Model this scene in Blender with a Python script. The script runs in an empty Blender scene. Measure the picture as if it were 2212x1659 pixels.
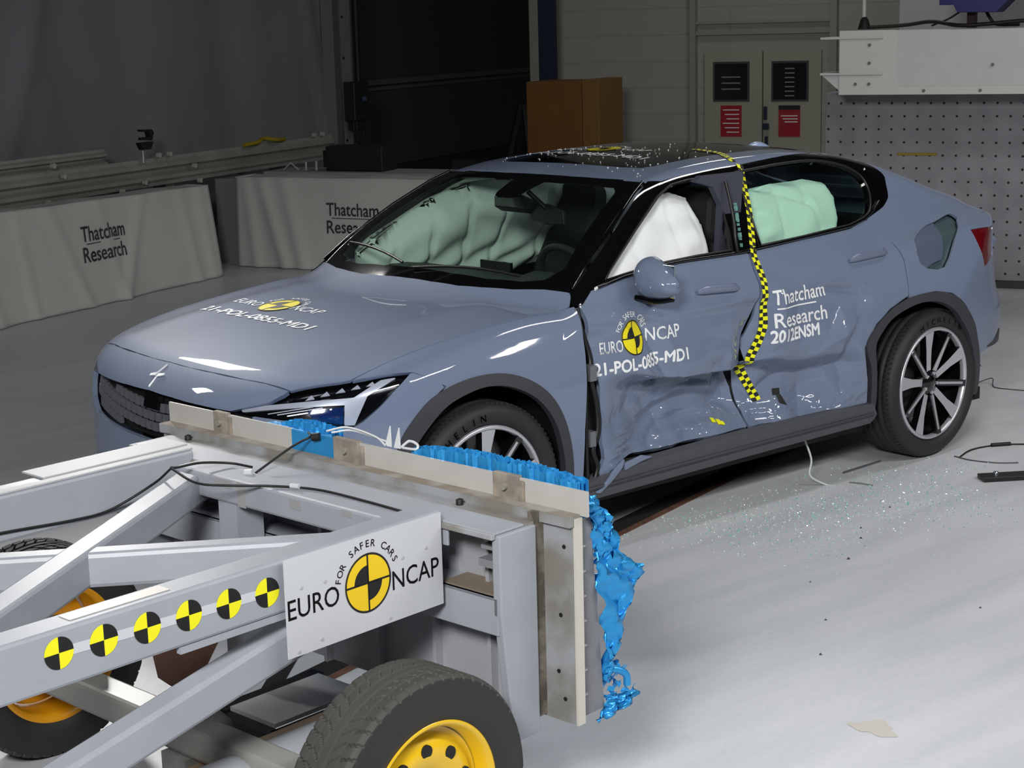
import bpy, math, random
import numpy as np
from mathutils import Vector, Matrix

# ------------------------------------------------------------ camera, light, exposure
sc = bpy.context.scene
COL = sc.collection
cam_data = bpy.data.cameras.new('camera')
cam = bpy.data.objects.new('camera', cam_data)
COL.objects.link(cam)
YAW, PITCH, ROLL = math.radians(49.7238), math.radians(-11.9165), math.radians(-1.4942)
fw = Vector((math.cos(YAW)*math.cos(PITCH), math.sin(YAW)*math.cos(PITCH), math.sin(PITCH)))
rt = fw.cross(Vector((0, 0, 1))).normalized()
up = rt.cross(fw)
rt2 = rt*math.cos(ROLL) + up*math.sin(ROLL)
up2 = -rt*math.sin(ROLL) + up*math.cos(ROLL)
cam.matrix_world = Matrix(((rt2.x, up2.x, -fw.x, -3.8359), (rt2.y, up2.y, -fw.y, -5.6099),
                           (rt2.z, up2.z, -fw.z, 2.0553), (0, 0, 0, 1)))
cam_data.sensor_width = 36.0
cam_data.lens = 3697.3/2212*36
cam_data.clip_start = .05
cam_data.clip_end = 100
sc.camera = cam
sc.view_settings.view_transform = 'Standard'
sc.view_settings.look = 'None'
sc.view_settings.gamma = 1
sc.view_settings.use_curve_mapping = False
sc.view_settings.exposure = 0.0
world = bpy.data.worlds.new('world')
sc.world = world
world.use_nodes = True
world.node_tree.nodes['Background'].inputs[0].default_value = (.55, .6, .7, 1)
world.node_tree.nodes['Background'].inputs[1].default_value = .035

def add_lamp(x, y, z, w, h, power, aim=None, spread=180, col=(1, .985, .96)):
    ld = bpy.data.lights.new('light_panel', 'AREA')
    ld.shape = 'RECTANGLE'; ld.size = w; ld.size_y = h
    ld.energy = power; ld.color = col
    o = bpy.data.objects.new('panel_light', ld); COL.objects.link(o)
    ld.spread = math.radians(spread); o.location = (x, y, z)
    if aim: o.rotation_euler = (Vector(aim)-Vector((x, y, z))).to_track_quat('-Z', 'Y').to_euler()
    return o
LAMPS = [  # x, y, z, width, height, power, aim, spread
    (-0.4, -5.4, 4.2, 1.8, .4, 75, None, 180),
    (2.8, -5.6, 4.3, 2.4, .5, 165, None, 180),
    (-5.0, -5.4, 3.6, 1.2, .9, 140, (.9, -.2, .7), 110),  # added fill in place of a camera flash, to light the cabin
    (6.2, -6.8, 4.6, .3, .4, 75, None, 180),
    (.6, 3.8, 3.4, .6, .8, 10, (-.6, -.3, .8), 40),
    (-3.4, 4.9, 4.7, .8, .8, 8, (-.8, -.4, .8), 40),
    (4.0, -1.3, 4.6, 2.6, .35, 46, None, 180),
    (7.4, 3.6, 5.4, 1.2, .8, 36, None, 180),
]
LAMP_OBJS = [add_lamp(*l) for l in LAMPS]
# ------------------------------------------------------------ helpers
def srgb(c):
    return tuple((v/12.92 if v <= .04045 else ((v+.055)/1.055)**2.4) for v in (x/255 for x in c))
MATS = {}
def mat(name, rgb, rough=.5, metal=0.0, coat=0.0, noise=0.0, nscale=8.0, bump=0.0, bscale=40.0, spec=.5, dirt=None, emit=0, lin=False):
    m = bpy.data.materials.new(name); m.use_nodes = True
    nt = m.node_tree; b = nt.nodes['Principled BSDF']
    c = tuple(rgb) if lin else srgb(rgb)
    b.inputs['Base Color'].default_value = (*c, 1)
    b.inputs['Roughness'].default_value = rough
    b.inputs['Metallic'].default_value = metal
    b.inputs['Coat Weight'].default_value = coat
    b.inputs['Coat Roughness'].default_value = .03
    b.inputs['Specular IOR Level'].default_value = spec
    if emit:
        b.inputs['Emission Color'].default_value = (*c, 1); b.inputs['Emission Strength'].default_value = emit
    if noise or dirt:
        tc = nt.nodes.new('ShaderNodeTexCoord'); n = nt.nodes.new('ShaderNodeTexNoise')
        n.inputs['Scale'].default_value = nscale; n.inputs['Detail'].default_value = 6
        nt.links.new(tc.outputs['Object'], n.inputs['Vector'])
        r = nt.nodes.new('ShaderNodeValToRGB')
        if dirt:
            r.color_ramp.elements[0].position = .42; r.color_ramp.elements[1].position = .62
            r.color_ramp.elements[0].color = (*srgb(dirt), 1); r.color_ramp.elements[1].color = (*c, 1)
        else:
            r.color_ramp.elements[0].position = .3; r.color_ramp.elements[1].position = .7
            r.color_ramp.elements[0].color = (*[v*(1-noise) for v in c], 1)
            r.color_ramp.elements[1].color = (*[min(1, v*(1+noise)) for v in c], 1)
        nt.links.new(n.outputs['Fac'], r.inputs['Fac'])
        nt.links.new(r.outputs['Color'], b.inputs['Base Color'])
    if bump:
        tc = nt.nodes.new('ShaderNodeTexCoord'); n = nt.nodes.new('ShaderNodeTexNoise')
        n.inputs['Scale'].default_value = bscale; n.inputs['Detail'].default_value = 4
        nt.links.new(tc.outputs['Object'], n.inputs['Vector'])
        bp = nt.nodes.new('ShaderNodeBump'); bp.inputs['Strength'].default_value = bump; bp.inputs['Distance'].default_value = .01
        nt.links.new(n.outputs['Fac'], bp.inputs['Height']); nt.links.new(bp.outputs['Normal'], b.inputs['Normal'])
    return m
def glass_mat(name, tint, rough=.0, gloss=1.0):
    m = bpy.data.materials.new(name); m.use_nodes = True; nt = m.node_tree; nt.nodes.clear()
    o = nt.nodes.new('ShaderNodeOutputMaterial'); mx = nt.nodes.new('ShaderNodeMixShader')
    t = nt.nodes.new('ShaderNodeBsdfTransparent'); g = nt.nodes.new('ShaderNodeBsdfGlossy'); f = nt.nodes.new('ShaderNodeFresnel')
    t.inputs[0].default_value = (*tint, 1); g.inputs['Roughness'].default_value = rough; f.inputs['IOR'].default_value = 1.5
    g.inputs['Color'].default_value = (gloss, gloss, gloss, 1)
    ge = nt.nodes.new('ShaderNodeNewGeometry'); io = nt.nodes.new('ShaderNodeMapRange'); io.inputs[3].default_value = 1.5; io.inputs[4].default_value = 1/1.5
    nt.links.new(ge.outputs['Backfacing'], io.inputs[0]); nt.links.new(io.outputs[0], f.inputs['IOR'])
    nt.links.new(f.outputs[0], mx.inputs[0]); nt.links.new(t.outputs[0], mx.inputs[1]); nt.links.new(g.outputs[0], mx.inputs[2])
    nt.links.new(mx.outputs[0], o.inputs[0])
    return m

def obj_from(name, verts, faces, mats, parent=None, fm=None, smooth=False, normals=None):
    me = bpy.data.meshes.new(name)
    me.from_pydata([tuple(map(float, v)) for v in verts], [], [tuple(map(int, f)) for f in faces])
    if not isinstance(mats, (list, tuple)): mats = [mats]
    for m in mats: me.materials.append(m)
    if fm is not None: me.polygons.foreach_set('material_index', np.array(fm, dtype=np.int32))
    if smooth is True: me.polygons.foreach_set('use_smooth', [True]*len(me.polygons))
    elif smooth not in (False, None): me.polygons.foreach_set('use_smooth', list(smooth))
    me.update()
    if normals is not None:
        me.normals_split_custom_set_from_vertices([tuple(n) for n in normals])
    o = bpy.data.objects.new(name, me); COL.objects.link(o)
    if parent is not None: o.parent = parent
    return o
def tag(o, label=None, cat=None, group=None, kind=None):
    if label: o['label'] = label
    if cat: o['category'] = cat
    if group: o['group'] = group
    if kind: o['kind'] = kind
    return o
def empty(name, loc=(0, 0, 0), rz=0.0, parent=None):
    o = bpy.data.objects.new(name, None); COL.objects.link(o)
    o.location = loc; o.rotation_euler = (0, 0, rz); o.empty_display_size = .1
    if parent is not None: o.parent = parent
    return o
def V(*a): return Vector(a if len(a) > 1 else a[0])
class MB:
    def __init__(s): s.v = []; s.f = []; s.m = []; s.s = []
    def add(s, vs, fs, m=0, sm=False):
        b = len(s.v); s.v += [tuple(v) for v in vs]
        s.f += [tuple(b+i for i in f) for f in fs]; s.m += [m]*len(fs); s.s += [sm]*len(fs); return s
    def box(s, x0, x1, y0, y1, z0, z1, m=0):
        vs = [(x0,y0,z0),(x1,y0,z0),(x1,y1,z0),(x0,y1,z0),(x0,y0,z1),(x1,y0,z1),(x1,y1,z1),(x0,y1,z1)]
        return s.add(vs, [(0,3,2,1),(4,5,6,7),(0,1,5,4),(1,2,6,5),(2,3,7,6),(3,0,4,7)], m)
    def beam(s, p0, p1, w, h, m=0, upv=(0,0,1)):      # w across, h along upv; the line is the centre of the section
        p0 = V(p0); p1 = V(p1); d = (p1-p0).normalized(); r = d.cross(V(upv)).normalized(); u = r.cross(d)
        vs = []
        for p in (p0, p1):
            for a, b in ((-1,-1),(1,-1),(1,1),(-1,1)): vs.append(p + r*(a*w/2) + u*(b*h/2))
        return s.add(vs, [(0,1,2,3),(7,6,5,4),(0,4,5,1),(1,5,6,2),(2,6,7,3),(3,7,4,0)], m)
    def prism(s, poly, o, e1, e2, th, m=0):           # polygon in the plane o + a*e1 + b*e2, thickness th along e1 x e2
        o = V(o); e1 = V(e1); e2 = V(e2); n = e1.cross(e2).normalized(); k = len(poly)
        a = [o + e1*p[0] + e2*p[1] for p in poly]; b = [p + n*th for p in a]
        fs = [tuple(range(k-1, -1, -1)), tuple(range(k, 2*k))] + [(i, (i+1) % k, k+(i+1) % k, k+i) for i in range(k)]
        return s.add(a+b, fs, m)
    def tube(s, pts, r, n=10, m=0, cap=True, sm=True):
        pts = [V(p) for p in pts]; rr = r if isinstance(r, (list, tuple)) else [r]*len(pts)
        rings = []; prev = None
        for i, p in enumerate(pts):
            d = (pts[min(i+1, len(pts)-1)] - pts[max(i-1, 0)]).normalized()
            if prev is None:
                prev = d.orthogonal().normalized()
            u = (prev - d*prev.dot(d)).normalized(); prev = u; w = d.cross(u)
            rings.append([p + (u*math.cos(2*math.pi*k/n) + w*math.sin(2*math.pi*k/n))*rr[i] for k in range(n)])
        vs = [v for g in rings for v in g]
        fs = [(i*n+k, i*n+(k+1) % n, (i+1)*n+(k+1) % n, (i+1)*n+k) for i in range(len(pts)-1) for k in range(n)]
        s.add(vs, fs, m, sm)
        if cap:
            s.add(rings[0], [tuple(range(n-1, -1, -1))], m); s.add(rings[-1], [tuple(range(n))], m)
        return s
    def lathe(s, prof, o, ax, n=48, m=0, sm=True, closed=False):   # prof: (radius, along)
        o = V(o); ax = V(ax).normalized(); u = ax.orthogonal().normalized(); w = ax.cross(u)
        vs = []; k = len(prof)
        for r, h in prof:
            for i in range(n):
                t = 2*math.pi*i/n; vs.append(o + ax*h + (u*math.cos(t) + w*math.sin(t))*r)
        fs = [(j*n+i, j*n+(i+1) % n, (j+1)*n+(i+1) % n, (j+1)*n+i) for j in range(k-1) for i in range(n)]
        if closed: fs += [((k-1)*n+i, (k-1)*n+(i+1) % n, (i+1) % n, i) for i in range(n)]
        return s.add(vs, fs, m, sm)
    def each(s, name, mats, parent=None, bevel=0.0, **k):      # every loose piece becomes an object of its own
        key = {}; par = list(range(len(s.v)))
        def fd(a):
            while par[a] != a: par[a] = par[par[a]]; a = par[a]
            return a
        for i, v in enumerate(s.v):
            q = tuple(round(c, 4) for c in v)
            if q in key: par[fd(i)] = fd(key[q])
            else: key[q] = i
        for f in s.f:
            for i in f[1:]: par[fd(i)] = fd(f[0])
        gr = {}
        for k_, f in enumerate(s.f): gr.setdefault(fd(f[0]), []).append(k_)
        out = []
        for ks in gr.values():
            used = sorted({i for k_ in ks for i in s.f[k_]}); mp = {u: i for i, u in enumerate(used)}; mb = MB()
            mb.v = [s.v[u] for u in used]; mb.f = [tuple(mp[i] for i in s.f[k_]) for k_ in ks]; mb.m = [s.m[k_] for k_ in ks]; mb.s = [s.s[k_] for k_ in ks]
            out.append(mb.build(name, mats, parent, bevel))
        return out
    def build(s, name, mats, parent=None, bevel=0.0, loc=None):
        o = obj_from(name, s.v, s.f, mats, parent, s.m, s.s)
        if loc is not None: o.location = loc
        if bevel:
            md = o.modifiers.new('bevel', 'BEVEL'); md.width = bevel; md.segments = 2; md.limit_method = 'ANGLE'; md.angle_limit = .6
            md.harden_normals = False
        return o
def curve_pts(pts, n=8):          # Catmull-Rom through the points
    P = [V(p) for p in pts]; P = [P[0]*2-P[1]] + P + [P[-1]*2-P[-2]]; out = []
    for i in range(1, len(P)-2):
        for k in range(n):
            t = k/n; a, b, c, d = P[i-1], P[i], P[i+1], P[i+2]
            out.append(.5*((2*b) + (c-a)*t + (2*a-5*b+4*c-d)*t*t + (3*b-a-3*c+d)*t**3))
    out.append(P[-2]); return out
# ---- lettering
_TC = {}
def text_mesh(s, bold=0.0, shear=0.0):
    key = (s, bold, shear)
    if key not in _TC:
        cu = bpy.data.curves.new('t', 'FONT'); cu.body = s; cu.size = 1; cu.offset = bold; cu.shear = shear; cu.resolution_u = 3
        ob = bpy.data.objects.new('t', cu); COL.objects.link(ob)
        bpy.context.view_layer.update()
        me = bpy.data.meshes.new_from_object(ob.evaluated_get(bpy.context.evaluated_depsgraph_get()))
        vs = np.array([tuple(v.co) for v in me.vertices]).reshape(-1, 3)[:, :2]; fs = [tuple(p.vertices) for p in me.polygons]
        bpy.data.objects.remove(ob); bpy.data.curves.remove(cu); bpy.data.meshes.remove(me)
        _TC[key] = (vs, fs)
    return _TC[key]
CAPH = .73
def text_fit(s, w=None, h=1.0, bold=0.0, shear=0.0):   # cap height h, total width w, origin at lower left of the text
    vs, fs = text_mesh(s, 0.0, shear); vs = vs.copy()
    if bold:
        n = len(vs); o_ = [(-bold, 0), (bold, 0), (0, -bold), (0, bold), (0, 0)]
        vs = np.concatenate([vs+np.array(d) for d in o_]); fs = [tuple(i+n*k for i in f) for k in range(len(o_)) for f in fs]
    ref, _ = text_mesh('H', 0.0)
    vs[:, 1] *= h/(ref[:, 1].max()-0)
    x0, x1 = vs[:, 0].min(), vs[:, 0].max()
    sx = (w/(x1-x0)) if w else h/ref[:, 1].max()
    vs[:, 0] = (vs[:, 0]-x0)*sx
    return vs, fs
def text_arc(s, r, a0, a1, h, bold=0.0):     # letters on a circle of radius r from angle a0 to a1 (clockwise reading)
    V2 = []; F2 = []; n = len(s)
    for i, ch in enumerate(s):
        if ch == ' ': continue
        vs, fs = text_fit(ch, None, h, bold); w = vs[:, 0].max()
        a = a0 + (a1-a0)*(i+.5)/n
        x = vs[:, 0]-w/2; y = vs[:, 1]+r
        px = x*math.sin(a) + y*math.cos(a); py = -x*math.cos(a) + y*math.sin(a)
        b = len(V2); V2 += list(zip(px, py)); F2 += [tuple(b+k for k in f) for f in fs]
    return np.array(V2), F2
def disc_sector(r0, r1, a0, a1, n=24):
    vs = []; fs = []
    for i in range(n+1):
        a = a0+(a1-a0)*i/n; vs += [(r0*math.cos(a), r0*math.sin(a)), (r1*math.cos(a), r1*math.sin(a))]
    for i in range(n): fs.append((2*i, 2*i+1, 2*i+3, 2*i+2))
    return np.array(vs), fs
class Flat:      # collects flat artwork with material indices and maps it to a surface
    def __init__(s): s.v = []; s.f = []; s.m = []; s.l = []
    def add(s, vf, m=0, ox=0.0, oy=0.0, layer=0):
        vs, fs = vf; b = len(s.v); s.v += [(x+ox, y+oy) for x, y in vs]; s.l += [layer]*len(vs)
        s.f += [tuple(b+i for i in f) for f in fs]; s.m += [m]*len(fs); return s
    def plane(s, name, mats, parent, o, e1, e2, lift=.001):
        o = V(o); e1 = V(e1); e2 = V(e2); n = e1.normalized().cross(e2.normalized())
        vs = [o + e1*x + e2*y + n*(lift*(1+.6*l)) for (x, y), l in zip(s.v, s.l)]
        return obj_from(name, vs, s.f, mats, parent, s.m)
def roundel(fl, cx, cy, r, mk, my, layer=0, n=20):      # quartered roundel: black ring, yellow quarters with black inner quarters
    tau = 2*math.pi
    fl.add(disc_sector(0, r, 0, tau, 56), my, cx, cy, layer)
    fl.add(disc_sector(r*.93, r, 0, tau, 56), mk, cx, cy, layer+1)
    fl.add(disc_sector(0, r*.60, tau/4, tau/2, n), mk, cx, cy, layer+1)
    fl.add(disc_sector(0, r*.60, tau*.75, tau, n), mk, cx, cy, layer+1)
    t = r*.035
    fl.add((np.array([(-r*.95, -t), (r*.95, -t), (r*.95, t), (-r*.95, t)]), [(0,1,2,3)]), mk, cx, cy, layer+1)
    fl.add((np.array([(-t, -r*.95), (t, -r*.95), (t, r*.95), (-t, r*.95)]), [(0,1,2,3)]), mk, cx, cy, layer+1)
# ------------------------------------------------------------ setting
BA = math.radians(24)
def B(a, b, z=0.0):       # the building's own axes
    return Vector((-3.84 + a*math.cos(BA) - b*math.sin(BA), -5.61 + a*math.sin(BA) + b*math.cos(BA), z))
BX = Vector((math.cos(BA), math.sin(BA), 0)); BY = Vector((-math.sin(BA), math.cos(BA), 0)); BZ = Vector((0, 0, 1))
def bmb_box(mb, a0, a1, b0, b1, z0, z1, m=0):
    vs = [B(a0,b0,z0),B(a1,b0,z0),B(a1,b1,z0),B(a0,b1,z0),B(a0,b0,z1),B(a1,b0,z1),B(a1,b1,z1),B(a0,b1,z1)]
    return mb.add(vs, [(0,3,2,1),(4,5,6,7),(0,1,5,4),(1,2,6,5),(2,3,7,6),(3,0,4,7)], m)

def floor_mat():
    m = mat('painted_floor', (205, 207, 211), rough=.34, spec=.35); nt = m.node_tree; b = nt.nodes['Principled BSDF']
    tc = nt.nodes.new('ShaderNodeTexCoord')
    n1 = nt.nodes.new('ShaderNodeTexNoise'); n1.inputs['Scale'].default_value = .9; n1.inputs['Detail'].default_value = 8
    n2 = nt.nodes.new('ShaderNodeTexNoise'); n2.inputs['Scale'].default_value = 35; n2.inputs['Detail'].default_value = 5
    mp = nt.nodes.new('ShaderNodeMapping'); mp.inputs['Rotation'].default_value = (0, 0, .6); mp.inputs['Scale'].default_value = (1, 6, 1)
    nt.links.new(tc.outputs['Object'], mp.inputs[0]); nt.links.new(mp.outputs[0], n1.inputs['Vector']); nt.links.new(tc.outputs['Object'], n2.inputs['Vector'])
    mx = nt.nodes.new('ShaderNodeMath'); mx.operation = 'MULTIPLY_ADD'; mx.inputs[1].default_value = .35
    nt.links.new(n2.outputs['Fac'], mx.inputs[0]); nt.links.new(n1.outputs['Fac'], mx.inputs[2])
    r = nt.nodes.new('ShaderNodeValToRGB'); r.color_ramp.elements[0].position = .35; r.color_ramp.elements[1].position = .95
    r.color_ramp.elements[0].color = (*srgb((182, 186, 191)), 1); r.color_ramp.elements[1].color = (*srgb((204, 206, 211)), 1)
    nt.links.new(mx.outputs[0], r.inputs[0]); nt.links.new(r.outputs[0], b.inputs['Base Color'])
    r2 = nt.nodes.new('ShaderNodeMapRange'); r2.inputs[3].default_value = .26; r2.inputs[4].default_value = .5
    nt.links.new(n1.outputs['Fac'], r2.inputs[0]); nt.links.new(r2.outputs[0], b.inputs['Roughness'])
    return m
M_floor = floor_mat()
tag(MB().add([B(-6,-14,0),B(26,-14,0),B(26,14,0),B(-6,14,0)], [(0,1,2,3)]).build('floor', M_floor), kind='structure')
M_ceil = mat('ceiling_paint', (70, 72, 74), rough=.9)
tag(MB().add([B(-6,-14,6.2),B(26,-14,6.2),B(26,14,6.2),B(-6,14,6.2)], [(3,2,1,0)]).build('ceiling', M_ceil), kind='structure')
def panel_wall_mat(name, rgb, sx, sz, noise=.06):     # sheet cladding with seams
    m = mat(name, rgb, rough=.7); nt = m.node_tree; b = nt.nodes['Principled BSDF']
    tc = nt.nodes.new('ShaderNodeTexCoord'); br = nt.nodes.new('ShaderNodeTexBrick'); mp = nt.nodes.new('ShaderNodeMapping')
    mp.inputs['Rotation'].default_value = (math.pi/2, 0, 0)
    nt.links.new(tc.outputs['Object'], mp.inputs[0]); nt.links.new(mp.outputs[0], br.inputs['Vector'])
    c = srgb(rgb)
    br.inputs['Color1'].default_value = (*c, 1); br.inputs['Color2'].default_value = (*[v*(1-noise) for v in c], 1)
    br.inputs['Mortar'].default_value = (*[v*.84 for v in c], 1); br.inputs['Scale'].default_value = 1
    br.inputs['Brick Width'].default_value = sx; br.inputs['Row Height'].default_value = sz; br.inputs['Mortar Size'].default_value = .008
    nt.links.new(br.outputs['Color'], b.inputs['Base Color'])
    return m
def wall_obj(name, L, Hh, loc, rz, m, th=.15):      # local x along, z up, so that cladding patterns lie right
    o = MB().box(0, L, 0, th, 0, Hh).build(name, m); o.location = loc; o.rotation_euler = (0, 0, rz)
    return tag(o, kind='structure')
M_wallL = panel_wall_mat('pale_sheet_wall', (150, 150, 142), 4.4, .27, .02)
M_wallD = panel_wall_mat('dark_sheet_wall', (92, 92, 92), .62, 3.0)
M_wallS = mat('side_wall', (110, 110, 112), rough=.8)
wall_obj('wall_back', 13.0, 6.2, B(17.0, 7.82), BA-math.pi/2, M_wallL)
wall_obj('wall_far', 8.0, 6.2, B(16.0, 11.0), BA, M_wallD)
wall_obj('wall_far_end', 3.4, 6.2, B(24.0, 11.1), BA-math.pi/2, M_wallD)
wall_obj('wall_left', 24.0, 6.2, B(-6, 13.4), BA, M_wallS)
wall_obj('wall_right', 32.0, 6.2, B(-6, -12), BA, M_wallS)
wall_obj('wall_front', 26.0, 6.2, B(-6, 13.4), BA-math.pi/2, M_wallS)
# girt on the far wall, its plinth, corner post, door surround
M_trim = mat('trim_paint', (138, 138, 130), rough=.6); M_trimd = mat('dark_trim', (60, 60, 60), rough=.7)
t = MB(); bmb_box(t, 16.2, 23.9, 10.93, 11.0, 1.33, 1.40); bmb_box(t, 16.2, 23.9, 10.96, 11.0, 1.26, 1.30); tag(t.build('trim_1', mat('girt_paint', (120, 120, 118), rough=.6)), kind='structure')
t = MB(); bmb_box(t, 16.2, 23.9, 10.90, 11.0, 0, .30); tag(t.build('baseboard_far', M_trimd), kind='structure')
t = MB(); bmb_box(t, 16.93, 17.0, 7.70, 7.84, 0, 6.2); bmb_box(t, 16.96, 17.0, 7.50, 7.56, 0, 6.2); tag(t.build('trim_2', M_trim), kind='structure')
t = MB(); bmb_box(t, 16.92, 17.0, 5.97, 6.03, 0, 6.0); bmb_box(t, 16.92, 17.0, 4.50, 4.57, 0, 6.0); bmb_box(t, 16.94, 17.0, 4.57, 5.97, 1.88, 1.92); bmb_box(t, 16.95, 17.0, 4.57, 5.97, 1.99, 2.02)
tag(t.build('trim_3', M_trim), kind='structure')
# double door
M_door = mat('door_paint', (148, 149, 134), rough=.55)
M_dglass = mat('door_glass', (28, 31, 34), rough=.15)
M_red = mat('notice_red', (150, 20, 34), rough=.5); M_white = mat('notice_white', (225, 225, 225), rough=.5); M_blk = mat('matt_black', (14, 14, 15), rough=.6)
for di, (b0, b1, w0, w1, n0, n1) in enumerate(((5.27, 5.88, 5.421, 5.767, 5.484, 5.707), (4.66, 5.255, 4.807, 5.15, 4.87, 5.094))):
    t = MB(); bmb_box(t, 16.955, 16.995, b0, b1, .01, 1.715); d = t.build('door_%d' % (di+1), M_door); tag(d, kind='structure')
    t = MB(); bmb_box(t, 16.945, 16.957, w0-.02, w1+.02, 1.21, 1.61); t.build('window_frame', M_trimd, d)
    t = MB(); bmb_box(t, 16.940, 16.946, w0, w1, 1.23, 1.59); pn = t.build('window_pane', M_dglass, d)
    t = MB()
    for k in range(3 if di == 0 else 7):
        zz = 1.33+k*.06 if di == 0 else 1.26+k*.045
        bmb_box(t, 16.9385, 16.940, (w0+w1)/2-(.10 if di == 0 else .05), (w0+w1)/2+(.10 if di == 0 else .05), zz, zz+.012)
    t.build('notice', mat('faded_print', (120, 124, 130), rough=.5), d)
    t = MB(); bmb_box(t, 16.948, 16.955, n0, n1, .855, 1.17)
    r_ = t.build('notice', M_red, d)
    t = MB()
    for k in range(6 if di == 0 else 3):
        zz = 1.12-k*(.045 if di == 0 else .03)-(0 if di == 0 else .06)
        bmb_box(t, 16.9465, 16.948, n0+.025, n1-.025-.02*(k % 3), zz, zz+.010)
    if di: bmb_box(t, 16.9465, 16.948, n0, n1, 1.125, 1.17, 1)
    t.build('notice_print', [M_white, M_blk], r_)
t = MB(); bmb_box(t, 16.91, 16.95, 5.21, 5.24, 1.03, 1.16); bmb_box(t, 16.91, 16.95, 5.19, 5.25, .93, .99); bmb_box(t, 16.92, 16.95, 5.20, 5.23, .72, .86)
tag(t.build('door_handle', mat('handle_grey', (60, 66, 90), rough=.3, metal=.6), bpy.data.objects['door_2']))
# curtain of heavy sheeting on the left
M_curt = mat('curtain_sheet', (122, 124, 130), rough=.75, noise=.06, nscale=1.2)
vs = []; fs = []; NX, NZ = 90, 40
for i in range(NX+1):
    for j in range(NZ+1):
        a = 7.4+8.25*i/NX; z = .25+5.6*j/NZ
        s_ = 0
        for (ac, k, w, dp) in ((10.95, -.42, .12, .05), (15.2, .25, .12, .06), (8.2, -.2, .3, .08), (12.9, .05, .5, .04), (14.2, .1, .4, .03)):
            s_ += dp*math.exp(-((a-(ac+k*(z-2)*-1))/w)**2)
        s_ += .02*math.sin(a*3.1)+.01*math.sin(a*8+z)
        vs.append(B(a, 9.5-s_, z))
for i in range(NX):
    for j in range(NZ):
        q = i*(NZ+1)+j; fs.append((q, q+NZ+1, q+NZ+2, q+1))
o = obj_from('curtain', vs, fs, M_curt, smooth=True)
md = o.modifiers.new('s', 'SOLIDIFY'); md.thickness = .01
tag(o, 'large grey sheet curtain hanging on the left behind the metal guard rail', 'curtain')
# the steel post at the curtain's edge
t = MB(); bmb_box(t, 15.42, 15.70, 9.30, 9.36, 0, 6.2); bmb_box(t, 15.42, 15.46, 9.30, 9.5, 0, 6.2); bmb_box(t, 15.66, 15.70, 9.3, 9.5, 0, 6.2)
for k in range(8): t.tube([B(15.50, 9.305, .9+k*.42), B(15.50, 9.292, .9+k*.42)], .014, 8, 1)
tag(t.build('trim_4', [mat('post_paint', (118, 118, 116), rough=.6), M_blk]), kind='structure')
root = empty('control_box', B(15.6, 9.3, 1.0))
def locp(root, mb): 
    l = root.location; mb.v = [tuple(Vector(v)-l) for v in mb.v]; return mb
t = MB(); bmb_box(t, 15.46, 15.76, 9.16, 9.29, 1.10, 1.50); bmb_box(t, 15.52, 15.70, 9.18, 9.29, 1.0, 1.10); locp(root, t).build('housing', mat('switchgear', (24, 27, 32), rough=.5), root, .01)
t = MB(); bmb_box(t, 15.62, 15.68, 9.15, 9.16, 1.30, 1.34); locp(root, t).build('indicator', mat('blue_lens', (70, 90, 130), rough=.2), root)
t = MB(); t.tube(curve_pts([B(15.49, 9.2, 1.12), B(15.49, 9.2, .95), B(15.56, 9.2, .86), B(15.66, 9.2, .93), B(15.68, 9.2, 1.08)]), .011, 8); t.tube([B(15.48, 9.2, 1.1), B(15.48, 9.2, .62)], .009, 8)
locp(root, t).build('cable', M_blk, root)
t = MB(); t.tube([B(15.70, 9.25, 1.5), B(15.70, 9.25, 5.5)], .028, 8); locp(root, t).build('conduit', M_blk, root)
tag(root, 'dark electrical control box with a looped cable fixed to the steel post', 'control box')
# guard rail: W beam
M_galv = mat('galvanised_rail', (150, 150, 145), rough=.55, metal=.3, noise=.12, nscale=3)
root = empty('guard_rail', B(8, 8.95))
prof = [(0, .30), (.03, .31), (.035, .27), (.05, .24), (.05, .20), (.012, .165), (.012, .135), (.05, .10), (.05, .06), (.035, .03), (.03, -.01), (0, 0)]
def rail_mb(a0, a1, bb, z0, k=1.0):
    vs = []; fs = []
    for a in (a0, a1):
        for (dy, dz) in prof: vs.append(B(a, bb-dy*1.4, z0+dz*k))
        for (dy, dz) in prof: vs.append(B(a, bb-dy*1.4+.012, z0+dz*k))
    n = len(prof)
    for i in range(n-1):
        fs.append((i, i+1, 2*n+i+1, 2*n+i)); fs.append((n+i+1, n+i, 3*n+i, 3*n+i+1))
    fs += [(0, 2*n, 3*n, n), (n-1, 2*n-1, 4*n-1, 3*n-1)]
    fs += [tuple(list(range(0, n)) + list(range(2*n-1, n-1, -1)))] if False else []
    return MB().add(vs, fs)
locp(root, rail_mb(7.0, 14.55, 8.95, .80, .72)).build('beam', M_galv, root)
locp(root, rail_mb(7.0, 11.2, 9.05, .98, .5)).build('beam', M_galv, root)
t = MB()
for a in (8.4, 10.2, 12.0, 13.8): bmb_box(t, a, a+.12, 9.02, 9.16, 0, 1.02)
locp(root, t).each('post', M_galv, root)
t = MB()
for a, b_, zz in ((10.5, 8.87, .98), (12.2, 8.87, .92), (11.5, 8.87, .84), (10.4, 8.88, 1.07), (11.75, 8.9, 1.045), (11.9, 8.9, 1.045), (14.2, 8.9, 1.045), (14.35, 8.9, 1.045), (10.3, 8.87, .795), (11.2, 8.87, .795), (12.25, 8.86, .79)):
    t.tube([B(a, b_, zz), B(a, b_-.03, zz)], .022, 8)
locp(root, t).each('bolt', mat('pale_bolt', (165, 165, 160), rough=.5), root)
tag(root, 'long corrugated metal guard rail running along the grey curtain', 'guard rail')
root = empty('work_light', B(11.52, 8.87, 1.06))
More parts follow.
